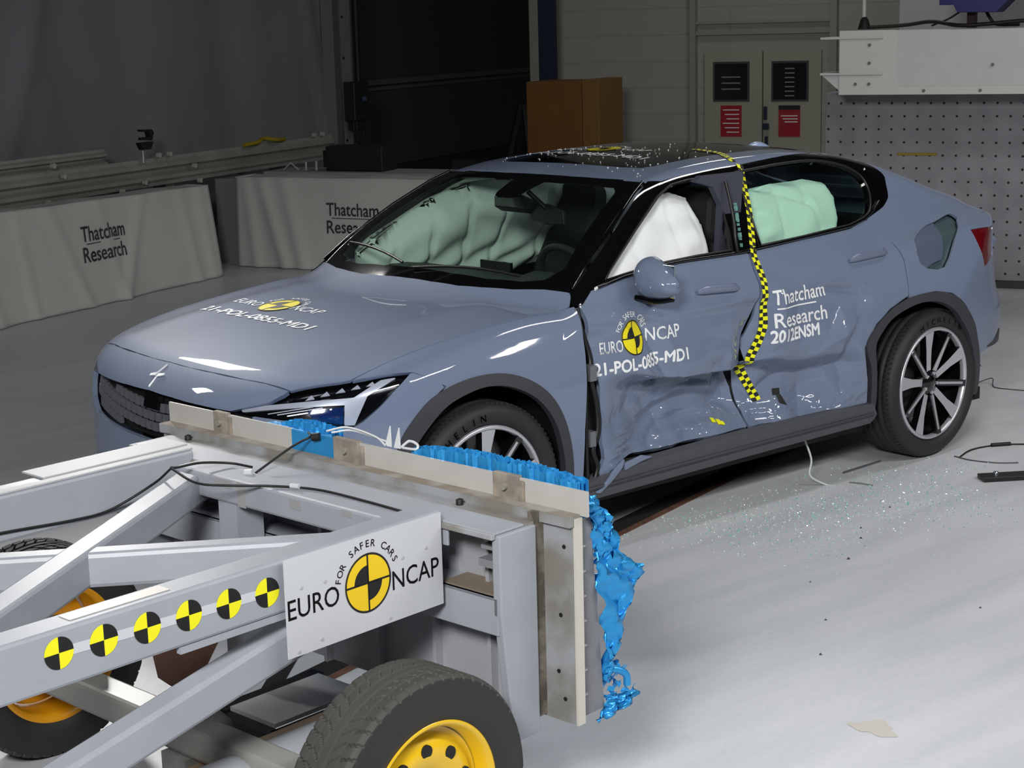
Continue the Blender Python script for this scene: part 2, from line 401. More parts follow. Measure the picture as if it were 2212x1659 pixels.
t = MB(); t.tube([B(11.52, 8.87, 1.0), B(11.52, 8.87, 1.12)], .012, 8); locp(root, t).build('stem', mat('bright_steel', (190, 190, 190), rough=.3, metal=.7), root)
t = MB(); t.prism([(-.05, 0), (.05, 0), (.09, .06), (-.09, .06)], B(11.52, 8.87, 1.11), BX, BZ, .05); t.prism([(-.05, .08), (.07, .07), (.10, .13), (.08, .16), (-.06, .165), (-.05, .15), (.04, .14), (.05, .10), (-.05, .10)], B(11.52, 8.87, 1.11), BX, BZ, .05)
locp(root, t).build('lamp_head', M_blk, root)
tag(root, 'small black lamp on a short bright stem standing on the guard rail', 'lamp')
t = MB(); t.tube(curve_pts([B(13.0, 8.88, 1.035), B(13.2, 8.86, 1.05), B(13.35, 8.9, 1.07), B(13.5, 8.86, 1.05), B(13.7, 8.9, 1.04)]), .02, 6)
tag(t.build('strap', mat('yellow_strap', (150, 130, 20), rough=.7)), 'yellow strap lying bunched on top of the guard rail', 'strap')
# tarp covered barriers
M_tarp = mat('tarp', (192, 191, 188), rough=.5, noise=.05, nscale=2.0, spec=.4)
M_tarpd = mat('tarp_print', (52, 54, 62), rough=.6)
def tarp(name, p0, p1, inw, z0t, z1t, flare, folds, seed, label, endfl=0.0, depth=.75):
    rnd = random.Random(seed); p0 = V(p0); p1 = V(p1); L = (p1-p0).length; d = (p1-p0).normalized(); n = -V(inw)
    ph = [rnd.uniform(0, 6) for _ in range(6)]
    def S(u, w):       # u along 0..1, w 0 bottom .. 1 top .. 2 back of the lid
        s = u*L; e = 0
        if w <= 1:
            z = w*(z0t+(z1t-z0t)*u)
            off = flare*(1-w)
            for (c, k, wd, a) in folds: off += a*math.exp(-((s-(c+k*(1-w)))/wd)**2)*(1-.55*w)
            off += .006*math.sin(s*9+ph[0]+2*w)*(1-w*.6) + .01*math.sin(s*4+ph[1])*(1-w)
            z = max(z-.015*abs(math.sin(s*5+ph[2]))*(1-w), .005)
            x = s + endfl*(1-w)*((u-.5)*2 if abs(u-.5) > 0 else 0)*.5
            return p0 + d*x + n*off + BZ*z
        return p0 + d*s - n*((w-1)*depth) + BZ*(z0t+(z1t-z0t)*u + .012*math.sin(s*7+ph[3])*math.sin((w-1)*3.1))
    NU, NW = 110, 44; vs = []; fs = []
    for i in range(NU+1):
        for j in range(NW+1):
            w = j/NW*1.9; vs.append(S(i/NU, w))
    for i in range(NU):
        for j in range(NW): q = i*(NW+1)+j; fs.append((q, q+NW+1, q+NW+2, q+1))
    for u, fl_ in ((0, 1), (1, 0)):      # end flaps
        b = len(vs)
        for k in range(13):
            for j in range(13):
                q = k/12*depth*.9; w = j/12; pt = S(u, w); base = pt - n*q
                if k: base = base + d*((1 if u else -1)*.03*math.sin(q*9+ph[4])*(1-w))
                vs.append(base)
        for k in range(12):
            for j in range(12):
                q = b+k*13+j; fs.append((q, q+13, q+14, q+1) if u else (q, q+1, q+14, q+13))
    o = obj_from(name, [tuple(v) for v in vs], fs, M_tarp, smooth=True); md = o.modifiers.new('s', 'SOLIDIFY'); md.thickness = .006; md.offset = -1
    tag(o, label, 'tarpaulin')
    return o, S, L
def tarp_text(o, S, L, s0, z0, w, h, zt):
    fl = Flat(); fl.add(text_fit('Thatcham', w, h*.40, .012), 0, 0, h*.56); fl.add(text_fit('Research', w*.97, h*.40, .012), 0, w*.0, 0)
    fl.add((np.array([(w*.1, h*.47), (w*.86, h*.47), (w*.86, h*.495), (w*.1, h*.495)]), [(0,1,2,3)]), 0)
    vs = []
    for (x, y) in fl.v:
        u = (s0+x)/L; ww = (z0+y)/zt; e = 1e-3
        a = S(u, ww); b = S(u+e, ww); c = S(u, ww+e); nn = (b-a).cross(c-a).normalized()
        vs.append(a + nn*.006)
    c_ = obj_from('printed_lettering', vs, fl.f, M_tarpd, o, fl.m)
o1, S1, L1 = tarp('tarpaulin', B(8.6, 8.60), B(11.95, 8.55), BY, .83, .785, .05,
    [(.5, .25, .08, .03), (1.0, .15, .05, .02), (1.35, .35, .07, .03), (1.9, .2, .05, .02), (2.45, -.35, .07, .035), (2.95, .1, .06, .025), (3.2, .05, .05, .02)], 4,
    'grey tarpaulin with dark lettering draped over a barrier below the guard rail, leftmost', .12, .27)
tarp_text(o1, S1, L1, 1.69, .355, .505, .28, .81)
o2, S2, L2 = tarp('tarpaulin', B(12.6, 8.72), B(12.6, 4.6), BX, .79, .80, .03,
    [(.10, .12, .05, .03), (.26, .25, .05, .04), (.5, .2, .06, .03), (1.3, .0, .2, .01), (2.1, .2, .1, .02)], 8,
    'grey tarpaulin with dark lettering behind the car bonnet, beside a dark gap', 0.0, .36)
tarp_text(o2, S2, L2, .93, .33, .52, .27, .8)
M_conc = mat('grey_block', (130, 130, 128), rough=.8)
t = MB(); bmb_box(t, 12.72, 13.25, 8.80, 9.02, 0, .76); tag(t.build('barrier_block', M_conc), 'plain grey block filling the gap between the two tarpaulins', 'block')
# white ledge under the dark box and small parts on it
t = MB(); bmb_box(t, 13.02, 13.5, 5.5, 8.70, .765, .80); bmb_box(t, 13.06, 13.45, 5.6, 8.66, 0, .765); tag(t.build('shelf', mat('pale_ledge', (150, 150, 148), rough=.6)), 'low pale shelf behind the second tarpaulin carrying the black box', 'shelf')
t = MB(); bmb_box(t, 13.15, 13.42, 7.54, 8.12, .802, 1.02); bmb_box(t, 13.2, 13.38, 8.12, 8.18, .83, .98); tag(t.build('equipment_box', mat('black_case', (13, 15, 16), rough=.6), bevel=.01), 'plain black equipment box standing on the shelf beside the steel post', 'box')
t = MB(); t.tube([B(13.2, 8.60, .802), B(13.2, 8.52, .865), B(13.2, 8.44, .802)], .008, 6)
M_ps = mat('pale_steel', (170, 170, 170), rough=.4)
tag(t.build('bracket', M_ps), 'small pale bent metal bracket on the shelf, farthest from the black box', 'bracket')
t = MB(); t.tube([B(13.2, 8.36, .802), B(13.2, 8.36, .875)], .01, 6); tag(t.build('peg', M_ps), 'pale upright peg on the shelf, next to the bent bracket', 'peg')
t = MB(); t.tube([B(13.2, 8.25, .802), B(13.2, 8.25, .885)], .012, 6); tag(t.build('peg', M_ps), 'pale upright peg on the shelf, nearest the black box', 'peg')
# ochre cabinet
M_och = mat('ochre_board', (106, 68, 18), rough=.6, noise=.08, nscale=5); M_ochd = mat('ochre_side', (112, 80, 34), rough=.6)
root = empty('cabinet', B(15.3, 6.7)); t = MB(); bmb_box(t, 15.0, 15.6, 6.42, 6.99, 0, 1.50); locp(root, t).build('body', M_och, root, .004)
t = MB(); bmb_box(t, 15.0, 15.6, 6.245, 6.415, 0, 1.515); locp(root, t).build('side_panel', M_ochd, root, .004)
tag(root, 'tall ochre brown cabinet standing in front of the pale wall', 'cabinet')
# things in the dark bay
root = empty('trestle', B(16.2, 7.6)); t = MB()
for s_ in (-1, 1):
    t.beam(B(16.2+.25*s_, 7.85, 0), B(16.2, 7.62, 1.22), .05, .05); t.beam(B(16.2+.25*s_, 7.35, 0), B(16.2, 7.58, 1.22), .05, .05)
    locp(root, t).build('leg', M_blk, root); t = MB()
t.beam(B(16.2, 7.75, .5), B(16.2, 7.45, .5), .04, .04); locp(root, t).build('brace', M_blk, root)
tag(root, 'dark folding trestle in the unlit bay left of the ochre cabinet', 'trestle')
t = MB(); bmb_box(t, 16.02, 16.1, 7.15, 7.32, 0, 3.2); tag(t.build('banner', mat('dark_blue', (12, 24, 48), rough=.8)), 'narrow dark blue banner hanging behind the ochre cabinet', 'banner')
t = MB(); t.lathe([(.0, .4), (.12, .4), (.14, .3), (.14, .0), (.0, 0)], B(15.72, 7.18, .6), (0, 0, 1), 20); bmb_box(t, 15.55, 15.88, 7.05, 7.33, 0, .6)
tag(t.build('drum', mat('dull_drum', (90, 88, 98), rough=.5)), 'dull grey drum on a box at the left side of the ochre cabinet', 'drum')
t = MB(); bmb_box(t, 16.3, 16.9, 7.9, 9.6, 0, .45); bmb_box(t, 16.5, 16.8, 8.3, 8.6, .45, .62); tag(t.build('pallet_stack', mat('dark_stack', (36, 36, 38), rough=.8)), 'dark low stack in the unlit bay behind the car roof', 'stack')  # dark grey base colour
# pegboard wall block
def peg_mat():
    m = mat('perforated_board', (146, 144, 150), rough=.7, bump=.15, bscale=30); nt = m.node_tree; b = nt.nodes['Principled BSDF']
    tc = nt.nodes.new('ShaderNodeTexCoord'); sp = nt.nodes.new('ShaderNodeSeparateXYZ'); nt.links.new(tc.outputs['Object'], sp.inputs[0])
    def cell(sock, off):
        a = nt.nodes.new('ShaderNodeMath'); a.operation = 'MULTIPLY_ADD'; a.inputs[1].default_value = 1/.0985; a.inputs[2].default_value = off; nt.links.new(sock, a.inputs[0])
        f = nt.nodes.new('ShaderNodeMath'); f.operation = 'FRACT'; nt.links.new(a.outputs[0], f.inputs[0])
        c = nt.nodes.new('ShaderNodeMath'); c.operation = 'SUBTRACT'; c.inputs[1].default_value = .5; nt.links.new(f.outputs[0], c.inputs[0])
        q = nt.nodes.new('ShaderNodeMath'); q.operation = 'MULTIPLY'; nt.links.new(c.outputs[0], q.inputs[0]); nt.links.new(c.outputs[0], q.inputs[1]); return q
    s_ = nt.nodes.new('ShaderNodeMath'); s_.operation = 'ADD'; nt.links.new(cell(sp.outputs['X'], .25).outputs[0], s_.inputs[0]); nt.links.new(cell(sp.outputs['Z'], .5).outputs[0], s_.inputs[1])
    l = nt.nodes.new('ShaderNodeMath'); l.operation = 'LESS_THAN'; l.inputs[1].default_value = .0095; nt.links.new(s_.outputs[0], l.inputs[0])
    n = nt.nodes.new('ShaderNodeTexNoise'); n.inputs['Scale'].default_value = 4; n.inputs['Detail'].default_value = 8; nt.links.new(tc.outputs['Object'], n.inputs['Vector'])
    r = nt.nodes.new('ShaderNodeValToRGB'); r.color_ramp.elements[0].position = .35; r.color_ramp.elements[1].position = .65
    r.color_ramp.elements[0].color = (*srgb((134, 132, 138)), 1); r.color_ramp.elements[1].color = (*srgb((152, 150, 156)), 1); nt.links.new(n.outputs['Fac'], r.inputs[0])
    mx = nt.nodes.new('ShaderNodeMix'); mx.data_type = 'RGBA'; nt.links.new(l.outputs[0], mx.inputs[0]); nt.links.new(r.outputs[0], mx.inputs[6]); mx.inputs[7].default_value = (.012, .012, .014, 1)
    nt.links.new(mx.outputs[2], b.inputs['Base Color']); return m
o = MB().box(0, 4.0, 0, .5, 0, 1.46).build('perforated_barrier', peg_mat(), bevel=.004); o.location = B(13.2, 3.59); o.rotation_euler = (0, 0, BA-math.pi/2)
tag(o, 'big grey barrier block with a grid of drilled holes behind the car tail', 'barrier')
t = MB(); bmb_box(t, 13.19, 13.197, 2.72, 3.02, .985, 1.005); t.build('tape_strip', mat('yellow_strip', (150, 125, 40), rough=.6)).parent = None
tag(bpy.data.objects['tape_strip'], 'faint yellow strip stuck on the drilled barrier block', 'tape')
t = MB(); bmb_box(t, 13.12, 13.2, -.4, 3.5, .0, .05); tag(t.build('baseboard_right', M_trimd), kind='structure')
# white box beam above
root = empty('box_beam', B(12.75, 2.0, 1.46)); M_wb = mat('white_beam', (205, 205, 205), rough=.5, noise=.03)
t = MB(); bmb_box(t, 12.60, 13.1, -.5, 3.32, 1.475, 1.93); locp(root, t).build('body', M_wb, root, .006)
t = MB(); bmb_box(t, 12.585, 12.60, 2.92, 3.325, 1.472, 1.935); bmb_box(t, 12.58, 12.60, -.5, 3.325, 1.472, 1.53); locp(root, t).build('end_plate', mat('beam_plate', (212, 210, 205), rough=.5), root, .003)
t = MB(); bmb_box(t, 12.56, 12.9, 3.0, 3.46, 1.875, 1.89); bmb_box(t, 12.56, 12.9, 3.0, 3.46, 1.617, 1.632); t.prism([(0, 0), (.14, 0), (.14, -.12)], B(12.62, 3.46, 1.617), -BY, BZ, .02)
locp(root, t).each('flange', M_wb, root)
t = MB()
for b_, z_ in ((3.10, 1.83), (3.2, 1.55), (3.1, 1.55), (3.1, 1.70), (2.22, 1.68), (2.7, 1.50), (2.3, 1.50)): t.tube([B(12.58, b_, z_), B(12.572, b_, z_)], .012, 8)
locp(root, t).each('bolt', mat('grey_bolt', (110, 110, 110), rough=.5), root)
tag(root, 'long white boxed beam with end flanges on top of the drilled block', 'beam')
t = MB(); t.tube([B(12.9, 3.225, 1.95), B(12.9, 3.225, 6.1)], .016, 8); t.lathe([(.05, 0), (.03, .07), (.016, .09)], B(12.9, 3.22, 1.94), (0, 0, 1), 12, 1)
tag(t.build('pole', [mat('bright_pole', (190, 190, 185), rough=.4), M_blk]), 'thin bright upright pole rising from the left end of the white beam', 'pole')
root = empty('camera_unit', B(12.9, 2.4, 1.94))
t = MB(); t.prism([(0, 0), (.10, 0), (.13, -.055), (.40, -.06), (.50, .04), (.60, .05), (.60, .3), (0, .3)], B(12.95, 2.62, 2.10), -BY, BZ, .3)
locp(root, t).build('housing', mat('deep_blue', (16, 26, 96), rough=.4), root, .004)
t = MB(); bmb_box(t, 12.85, 12.93, 2.40, 2.46, 1.935, 2.05); locp(root, t).build('stand', mat('rusty_stand', (60, 40, 40), rough=.7), root)
t = MB(); t.tube(curve_pts([B(12.94, 2.34, 2.05), B(12.93, 2.31, 2.0), B(12.93, 2.26, 1.955), B(12.93, 2.1, 1.95)]), .012, 6); locp(root, t).build('cable', M_blk, root)
t = MB(); t.tube(curve_pts([B(12.90, 2.52, 2.05), B(12.88, 2.60, 2.0), B(12.88, 2.72, 1.955)]), .007, 6); locp(root, t).build('cable', M_blk, root)
tag(root, 'deep blue housing standing on the white beam at the top right', 'equipment housing')
t = MB()
t.tube(curve_pts([B(12.8, 3.15, 1.955), B(12.82, 2.9, 1.965), B(12.8, 2.7, 1.985), B(12.74, 2.5, 1.955), B(12.74, 2.3, 1.96), B(12.76, 2.0, 1.98), B(12.8, 1.6, 1.99)]), .014, 8)
tag(t.build('cable', M_blk), 'black cables lying along the top of the white beam', 'cable')
t = MB(); bmb_box(t, 14.6, 14.7, .5, 3.35, 1.9, 6.2); tag(t.build('wall_panel_right', mat('light_panel_wall', (170, 170, 172), rough=.8)), kind='structure')
# lamp housings
LAMP_LABELS = ['wide lamp panel over the sign side of the impact trolley', 'wide lamp panel over the open floor beside the crushed doors', 'added fill panel behind the photographer in place of a camera flash, aimed at the windscreen',
    'lamp panel over the open floor near the car tail', 'narrow tilted lamp panel over the far side of the bonnet, before the second tarpaulin', 'tilted lamp panel in front of the leftmost tarpaulin, aimed at the grille',
    'long narrow lamp panel hanging above the rear half of the car', 'lamp panel between the car and the ochre cabinet']
M_hous = mat('lamp_housing', (200, 200, 200), rough=.5)
for l, lo in zip(LAMPS, LAMP_OBJS):
    root = empty('ceiling_lamp', (l[0], l[1], l[2])); root.rotation_euler = lo.rotation_euler; lo.rotation_euler = (0, 0, 0)
    t = MB(); t.box(-l[3]/2-.04, l[3]/2+.04, -l[4]/2-.04, l[4]/2+.04, .01, .09)
    up_ = root.rotation_euler.to_matrix().inverted() @ Vector((0, 0, 1))
    for sx in (-1, 1): p_ = Vector((sx*l[3]*.4, 0, .09)); t.tube([p_, p_+up_*(6.1-l[2])], .01, 6)
    t.build('housing', M_hous, root)
    lo.location = (0, 0, 0); lo.parent = root
    tag(root, LAMP_LABELS[LAMPS.index(l)], 'ceiling lamp', 'ceiling lamp panels')
# ------------------------------------------------------------ car body surface
DENT = True
def pchip(xs,ys):
    xs=np.array(xs,float);ys=np.array(ys,float);h=np.diff(xs);d=np.diff(ys)/h
    m=np.zeros_like(ys)
    for i in range(1,len(xs)-1):
        if d[i-1]*d[i]>0:
            w1=2*h[i]+h[i-1];w2=h[i]+2*h[i-1];m[i]=(w1+w2)/(w1/d[i-1]+w2/d[i])
    m[0]=d[0];m[-1]=d[-1]
    def f(x):
        x=np.asarray(x,float);xc=np.clip(x,xs[0],xs[-1])
        i=np.clip(np.searchsorted(xs,xc)-1,0,len(xs)-2);t=(xc-xs[i])/h[i]
        r=(ys[i]*(1+2*t)*(1-t)**2+m[i]*h[i]*t*(1-t)**2+ys[i+1]*t*t*(3-2*t)+m[i+1]*h[i]*t*t*(t-1))
        return r+np.where(x<xs[0],(x-xs[0])*m[0],0)+np.where(x>xs[-1],(x-xs[-1])*m[-1],0)
    return f
def smax(a,b,k):
    h=np.clip(.5+.5*(a-b)/k,0,1);return b+(a-b)*h+k*h*(1-h)
def smin(a,b,k): return -smax(-a,-b,k)
def bump(x,c,w): return np.exp(-((x-c)/w)**2)
# lower body
zc=pchip([-.97,-.90,-.83,-.72,-.5,-.2,.1,.35,.7,1.5,2.3,2.9,3.2,3.45,3.66,3.8],
         [.72,.785,.825,.862,.905,.943,.970,.985,.98,.99,1.03,1.07,1.09,1.10,1.105,1.11])
crown=pchip([-.9,-.6,-.2,.4,1.5,3,3.7],[.05,.06,.035,.015,.02,.03,.04])
wmax=pchip([-.9,-.5,-.1,.3,1.3,2.2,2.8,3.2,3.5,3.75],[.86,.905,.925,.922,.915,.92,.93,.915,.88,.84])
sec=pchip([.10,.22,.35,.50,.68,.80,.90,1.0,1.1],[-.09,-.045,-.012,0,-.002,-.02,-.055,-.105,-.17])
xf=pchip([0,.25,.45,.6,.72,.82,.90,.96],[-.872,-.86,-.828,-.782,-.71,-.59,-.41,-.2])
xr=pchip([0,.3,.5,.65,.75,.83,.9,.96],[3.725,3.705,3.65,3.58,3.49,3.36,3.15,2.9])
fz=pchip([.1,.25,.45,.6,.72,.8,.9],[.07,.02,.0,.0,.012,.05,.16])
rz=pchip([.1,.25,.45,.6,.75,.95,1.08,1.2],[-.12,-.06,-.01,-.0,-.05,-.08,-.045,-.02])
# greenhouse
zr=pchip([-.2,.22,.34,.7,1.0,1.17,1.4,1.7,2.0,2.4,2.7,3.1,3.45,3.56,3.7],
         [.60,.945,1.02,1.23,1.37,1.425,1.462,1.480,1.484,1.452,1.39,1.26,1.13,1.0,.8])
wg=pchip([.2,.6,1.0,1.5,2.0,2.5,2.9,3.3,3.6],[.77,.80,.815,.82,.815,.79,.755,.70,.64])
def ss(a,b,x):
    t=np.clip((x-a)/(b-a),0,1);return t*t*(3-2*t)
def vn(x,z,s=0.):
    i=np.floor(x);j=np.floor(z);u=x-i;v=z-j;u=u*u*(3-2*u);v=v*v*(3-2*v)
    h=lambda a,b:((np.sin(a*127.1+b*311.7+s*17.3)*43758.5453)%1.)
    return (h(i,j)*(1-u)+h(i+1,j)*u)*(1-v)+(h(i,j+1)*(1-u)+h(i+1,j+1)*u)*v
def rn(x,z,s=0.): return 1-np.abs(2*vn(x,z,s)-1)
def dent(x,z):
    x=np.asarray(x,float)+0*np.asarray(z,float);z=np.asarray(z,float)+0*x
    wx=.06*(vn(3*x,3*z,5)-.5);wz=.05*(vn(3*x,3*z,9)-.5)
    X=x+wx;Z=z+wz
    top=.618+.03*np.clip((1.2-X)/.5,-1,1)-.05*ss(1.6,1.9,X)
    soft=.012+.05*ss(1.5,1.75,X)+.05*(1-ss(.75,1.1,X))
    d=.080*ss(.60,.88,X)*(1-ss(1.9,2.28,X))*ss(.27,.46,z)*(1-ss(top-.5*soft,top+soft,Z))
    d=d+.038*ss(.80,1.05,X)*(1-ss(1.42,1.60,X))*ss(.37,.47,Z)*(1-ss(top-.5*soft,top+soft,Z))
    d=d+.035*np.exp(-((x-1.45)/.55)**2)*ss(.30,.5,z)*(1-ss(.75,1.0,z))
    v=1.52+.10*(z-.6)
    d=d+.075*np.clip(1-np.abs(X-v)/.14,0,1)**1.2*ss(.32,.52,z)*(1-ss(.62,.95,z))
    d=d-.03*np.clip(1-np.abs(x-1.70)/.10,0,1)*ss(.6,.75,z)*(1-ss(.85,.97,z))
    d=d+.055*(1-ss(.56,.82,X))*ss(.40,.60,z)*(1-ss(.80,.95,z))
    d=d-.045*np.clip(1-np.abs(X-2.06)/.13-np.abs(Z-.67-.5*(X-2.06))/.13,0,1)
    d=d+.05*np.clip(1-np.abs(X-2.12)/.10-np.abs(Z-.52)/.15,0,1)
    d=d+.035*np.clip(1-np.abs(X-.95+.6*(z-.75))/.09,0,1)*ss(.55,.7,z)*(1-ss(.88,.98,z))
    d=d+.022*np.clip(1-np.abs(Z-.90+.25*(X-1.9))/.06,0,1)*ss(1.6,1.75,x)*(1-ss(2.2,2.3,x))
    m=ss(.56,.75,x)*(1-ss(2.14,2.28,x))*ss(.26,.34,z)*(1-ss(.45,1.0,z))
    d=d+m*(.034*rn(4.2*X+1.5*Z,6*Z-2*X,1)+.012*rn(9*X,10*Z+3*X,2)-.02)
    q=1+0*x
    s1=.55+.45*vn(2.5*x,3*z,3)
    fan=np.clip(1.6-1.6*np.abs(x-1.20)/.34,0,1)*np.clip(1.6-1.6*np.abs(z-.475)/.13,0,1)
    d=d+.010*fan*np.sin(2*np.pi*(z*12+2.2*(x-1.2)+9*(x-1.3)**2))
    m2=ss(.60,.72,x)*(1-ss(2.18,2.26,x))*ss(.335,.36,z)*(1-ss(.41,.50,z))
    d=d+m2*(.006*rn(5*x,55*z+3*x,4)+.004*rn(22*x,40*z,6)*s1)
    return d*ss(.50,.58,x)*(1-ss(2.25,2.36,x))
def F(x,y,z):
    a=np.sqrt(y*y+1e-6)
    g_side=a-(wmax(x)+sec(z)+.012*bump(x,0,.42)*bump(z,.62,.2)+.018*bump(x,2.735,.45)*bump(z,.66,.22)-.012*bump(x,1.35,.8)*bump(z,.42,.12))
    if DENT: g_side=g_side+np.where(np.asarray(y)<0,dent(x,z),0)
    yy=a/.8
    g_top=z-(zc(x)-crown(x)*yy**3+.007*np.exp(-((a-.52)/.10)**2)*ss(-.85,-.3,x)*(1-ss(.3,.55,x)))
    g_f=xf(a)+fz(z)-x
    g_r=x-(xr(a)+rz(z))
    lo=smax(smax(g_side,g_top,.06),smax(g_f,g_r,.02),.07)
    lo=smax(lo,.17-z,.05)
    xg=x+.13*np.clip(y/.7,0,1)*(1-ss(1.3,1.9,x))
    xs=xg-.22*np.clip(1.15-xg,0,1)*(a/.7)**2*1.0
    h_top=(z-(zr(xs)-.035*(a/.6)**2.4))*.9
    h_side=(a-(wg(xg)-(z-.98)*.50-.09*np.clip(z-.98,0,1)**2))*.9
    gh=smax(smax(h_top,h_side,.04),.90-z,.03)
    return smin(lo,gh,.05)
def setdent(v):
    global DENT
    DENT = v
def grad(P):
    e = 1e-3; g = np.zeros_like(P)
    for i in range(3):
        d = np.zeros(3); d[i] = e; a = P+d; b = P-d
        g[:, i] = F(a[:, 0], a[:, 1], a[:, 2]) - F(b[:, 0], b[:, 1], b[:, 2])
    return g/np.maximum(np.linalg.norm(g, axis=1, keepdims=True), 1e-9)
def shoot(O, D, L=3.2):
    t = np.zeros(len(O)); f0 = None
    for k in range(110):
        P = O + D*t[:, None]; f = F(P[:, 0], P[:, 1], P[:, 2])
        t = np.where(f > 1e-4, np.minimum(t + np.maximum(f*.45, .0006), L), t)
    for k in range(6):
        P = O + D*t[:, None]; f = F(P[:, 0], P[:, 1], P[:, 2]); t = t + f*.5
    P = O + D*t[:, None]; f = F(P[:, 0], P[:, 1], P[:, 2])
    return P, np.abs(f) < .004
RQ = math.sqrt(.5)
class Map:      # kind: side, top, diag (45 degrees), nose, tail ; s=-1 left, +1 right
    def __init__(m, kind, s=-1): m.k = kind; m.s = s
    def par(m, P):
        P = np.asarray(P, float); x, y, z = P[:, 0], P[:, 1], P[:, 2]
        if m.k == 'side': return np.stack([x, z], 1)
        if m.k == 'top': return np.stack([x, y], 1)
        if m.k == 'diag': return np.stack([x, RQ*(z-np.abs(y))], 1)
        if m.k == 'nose': return np.stack([np.arctan2(-y, .1-x), np.arctan2(z-.1, np.hypot(y, .1-x))], 1)
        if m.k == 'tail': return np.stack([np.arctan2(-y, x-2.9), np.arctan2(z-.3, np.hypot(y, x-2.9))], 1)
    def rays(m, Q):
        a, b = Q[:, 0], Q[:, 1]; o = np.ones_like(a); s = m.s
        if m.k == 'side': return np.stack([a, s*1.5*o, b], 1), np.stack([0*o, -s*o, 0*o], 1)
        if m.k == 'top': return np.stack([a, b, 2*o], 1), np.stack([0*o, 0*o, -o], 1)
        if m.k == 'diag':      # point on the line: z-|y| = b/RQ
            zy = b/RQ; return np.stack([a, s*(1.6-zy/2), 1.6+zy/2], 1), np.stack([0*o, -s*RQ*o, -RQ*o], 1)
        c = np.cos(b)
        if m.k == 'nose': d = np.stack([-np.cos(a)*c, -np.sin(a)*c, np.sin(b)], 1); o_ = np.array([.1, 0, .1])
        else: d = np.stack([np.cos(a)*c, -np.sin(a)*c, np.sin(b)], 1); o_ = np.array([2.9, 0, .3])
        return o_ + d*2.6, -d
def sdf(Q, poly):
    poly = np.asarray(poly, float); A = poly; Bv = np.roll(poly, -1, 0)
    d = np.full(len(Q), 1e9); ins = np.zeros(len(Q), bool)
    for a, b in zip(A, Bv):
        e = b-a; w = Q-a; t = np.clip((w@e)/max(e@e, 1e-12), 0, 1); d = np.minimum(d, ((w-t[:, None]*e)**2).sum(1))
        c = (a[1] <= Q[:, 1]) != (b[1] <= Q[:, 1])
        if e[1] != 0: ins ^= c & (Q[:, 0] < a[0]+(Q[:, 1]-a[1])*e[0]/e[1])
    d = np.sqrt(d); return np.where(ins, -d, d)
def cut_grid(poly, holes, h, extra=None):
    poly = np.asarray(poly, float); lo = poly.min(0)-h*1.5; hi = poly.max(0)+h*1.5
    n = np.ceil((hi-lo)/h).astype(int)+1; X, Y = np.meshgrid(lo[0]+h*np.arange(n[0]), lo[1]+h*np.arange(n[1]), indexing='ij')
    Q = np.stack([X.ravel(), Y.ravel()], 1); f = sdf(Q, poly)
    for hl in holes: f = np.maximum(f, -sdf(Q, hl))
    f = np.where(np.abs(f) < h*.03, -h*.001, f)
    idx = np.arange(n[0]*n[1]).reshape(n); a = idx[:-1, :-1].ravel(); b = idx[1:, :-1].ravel(); c = idx[1:, 1:].ravel(); d = idx[:-1, 1:].ravel()
    T = np.concatenate([np.stack([a, b, c], 1), np.stack([a, c, d], 1)]); g = f[T] < 0; cnt = g.sum(1)
    out = [tuple(t) for t in T[cnt == 3]]; V2 = list(map(tuple, Q)); cache = {}
    def mid(i, j):
        k = (min(i, j), max(i, j))
        if k not in cache:
            t = f[i]/(f[i]-f[j]); cache[k] = len(V2); V2.append(tuple(Q[i]+(Q[j]-Q[i])*t))
        return cache[k]
    for t in T[(cnt > 0) & (cnt < 3)]:
        r = []
        for k in range(3):
            i, j = t[k], t[(k+1) % 3]
            if f[i] < 0: r.append(int(i))
            if (f[i] < 0) != (f[j] < 0): r.append(mid(int(i), int(j)))
        for k in range(1, len(r)-1): out.append((r[0], r[k], r[k+1]))
    used = sorted({i for t in out for i in t}); mp = {u: i for i, u in enumerate(used)}
    return np.array([V2[u] for u in used]), [tuple(mp[i] for i in t) for t in out]
def p3(pts, mp):            # list of 3D points -> parameters; mirrored for the right side
    P = np.array(pts, float)
    if mp.s > 0 and mp.k in ('side', 'diag'): P = P*np.array([1, -1, 1])
    return mp.par(P)
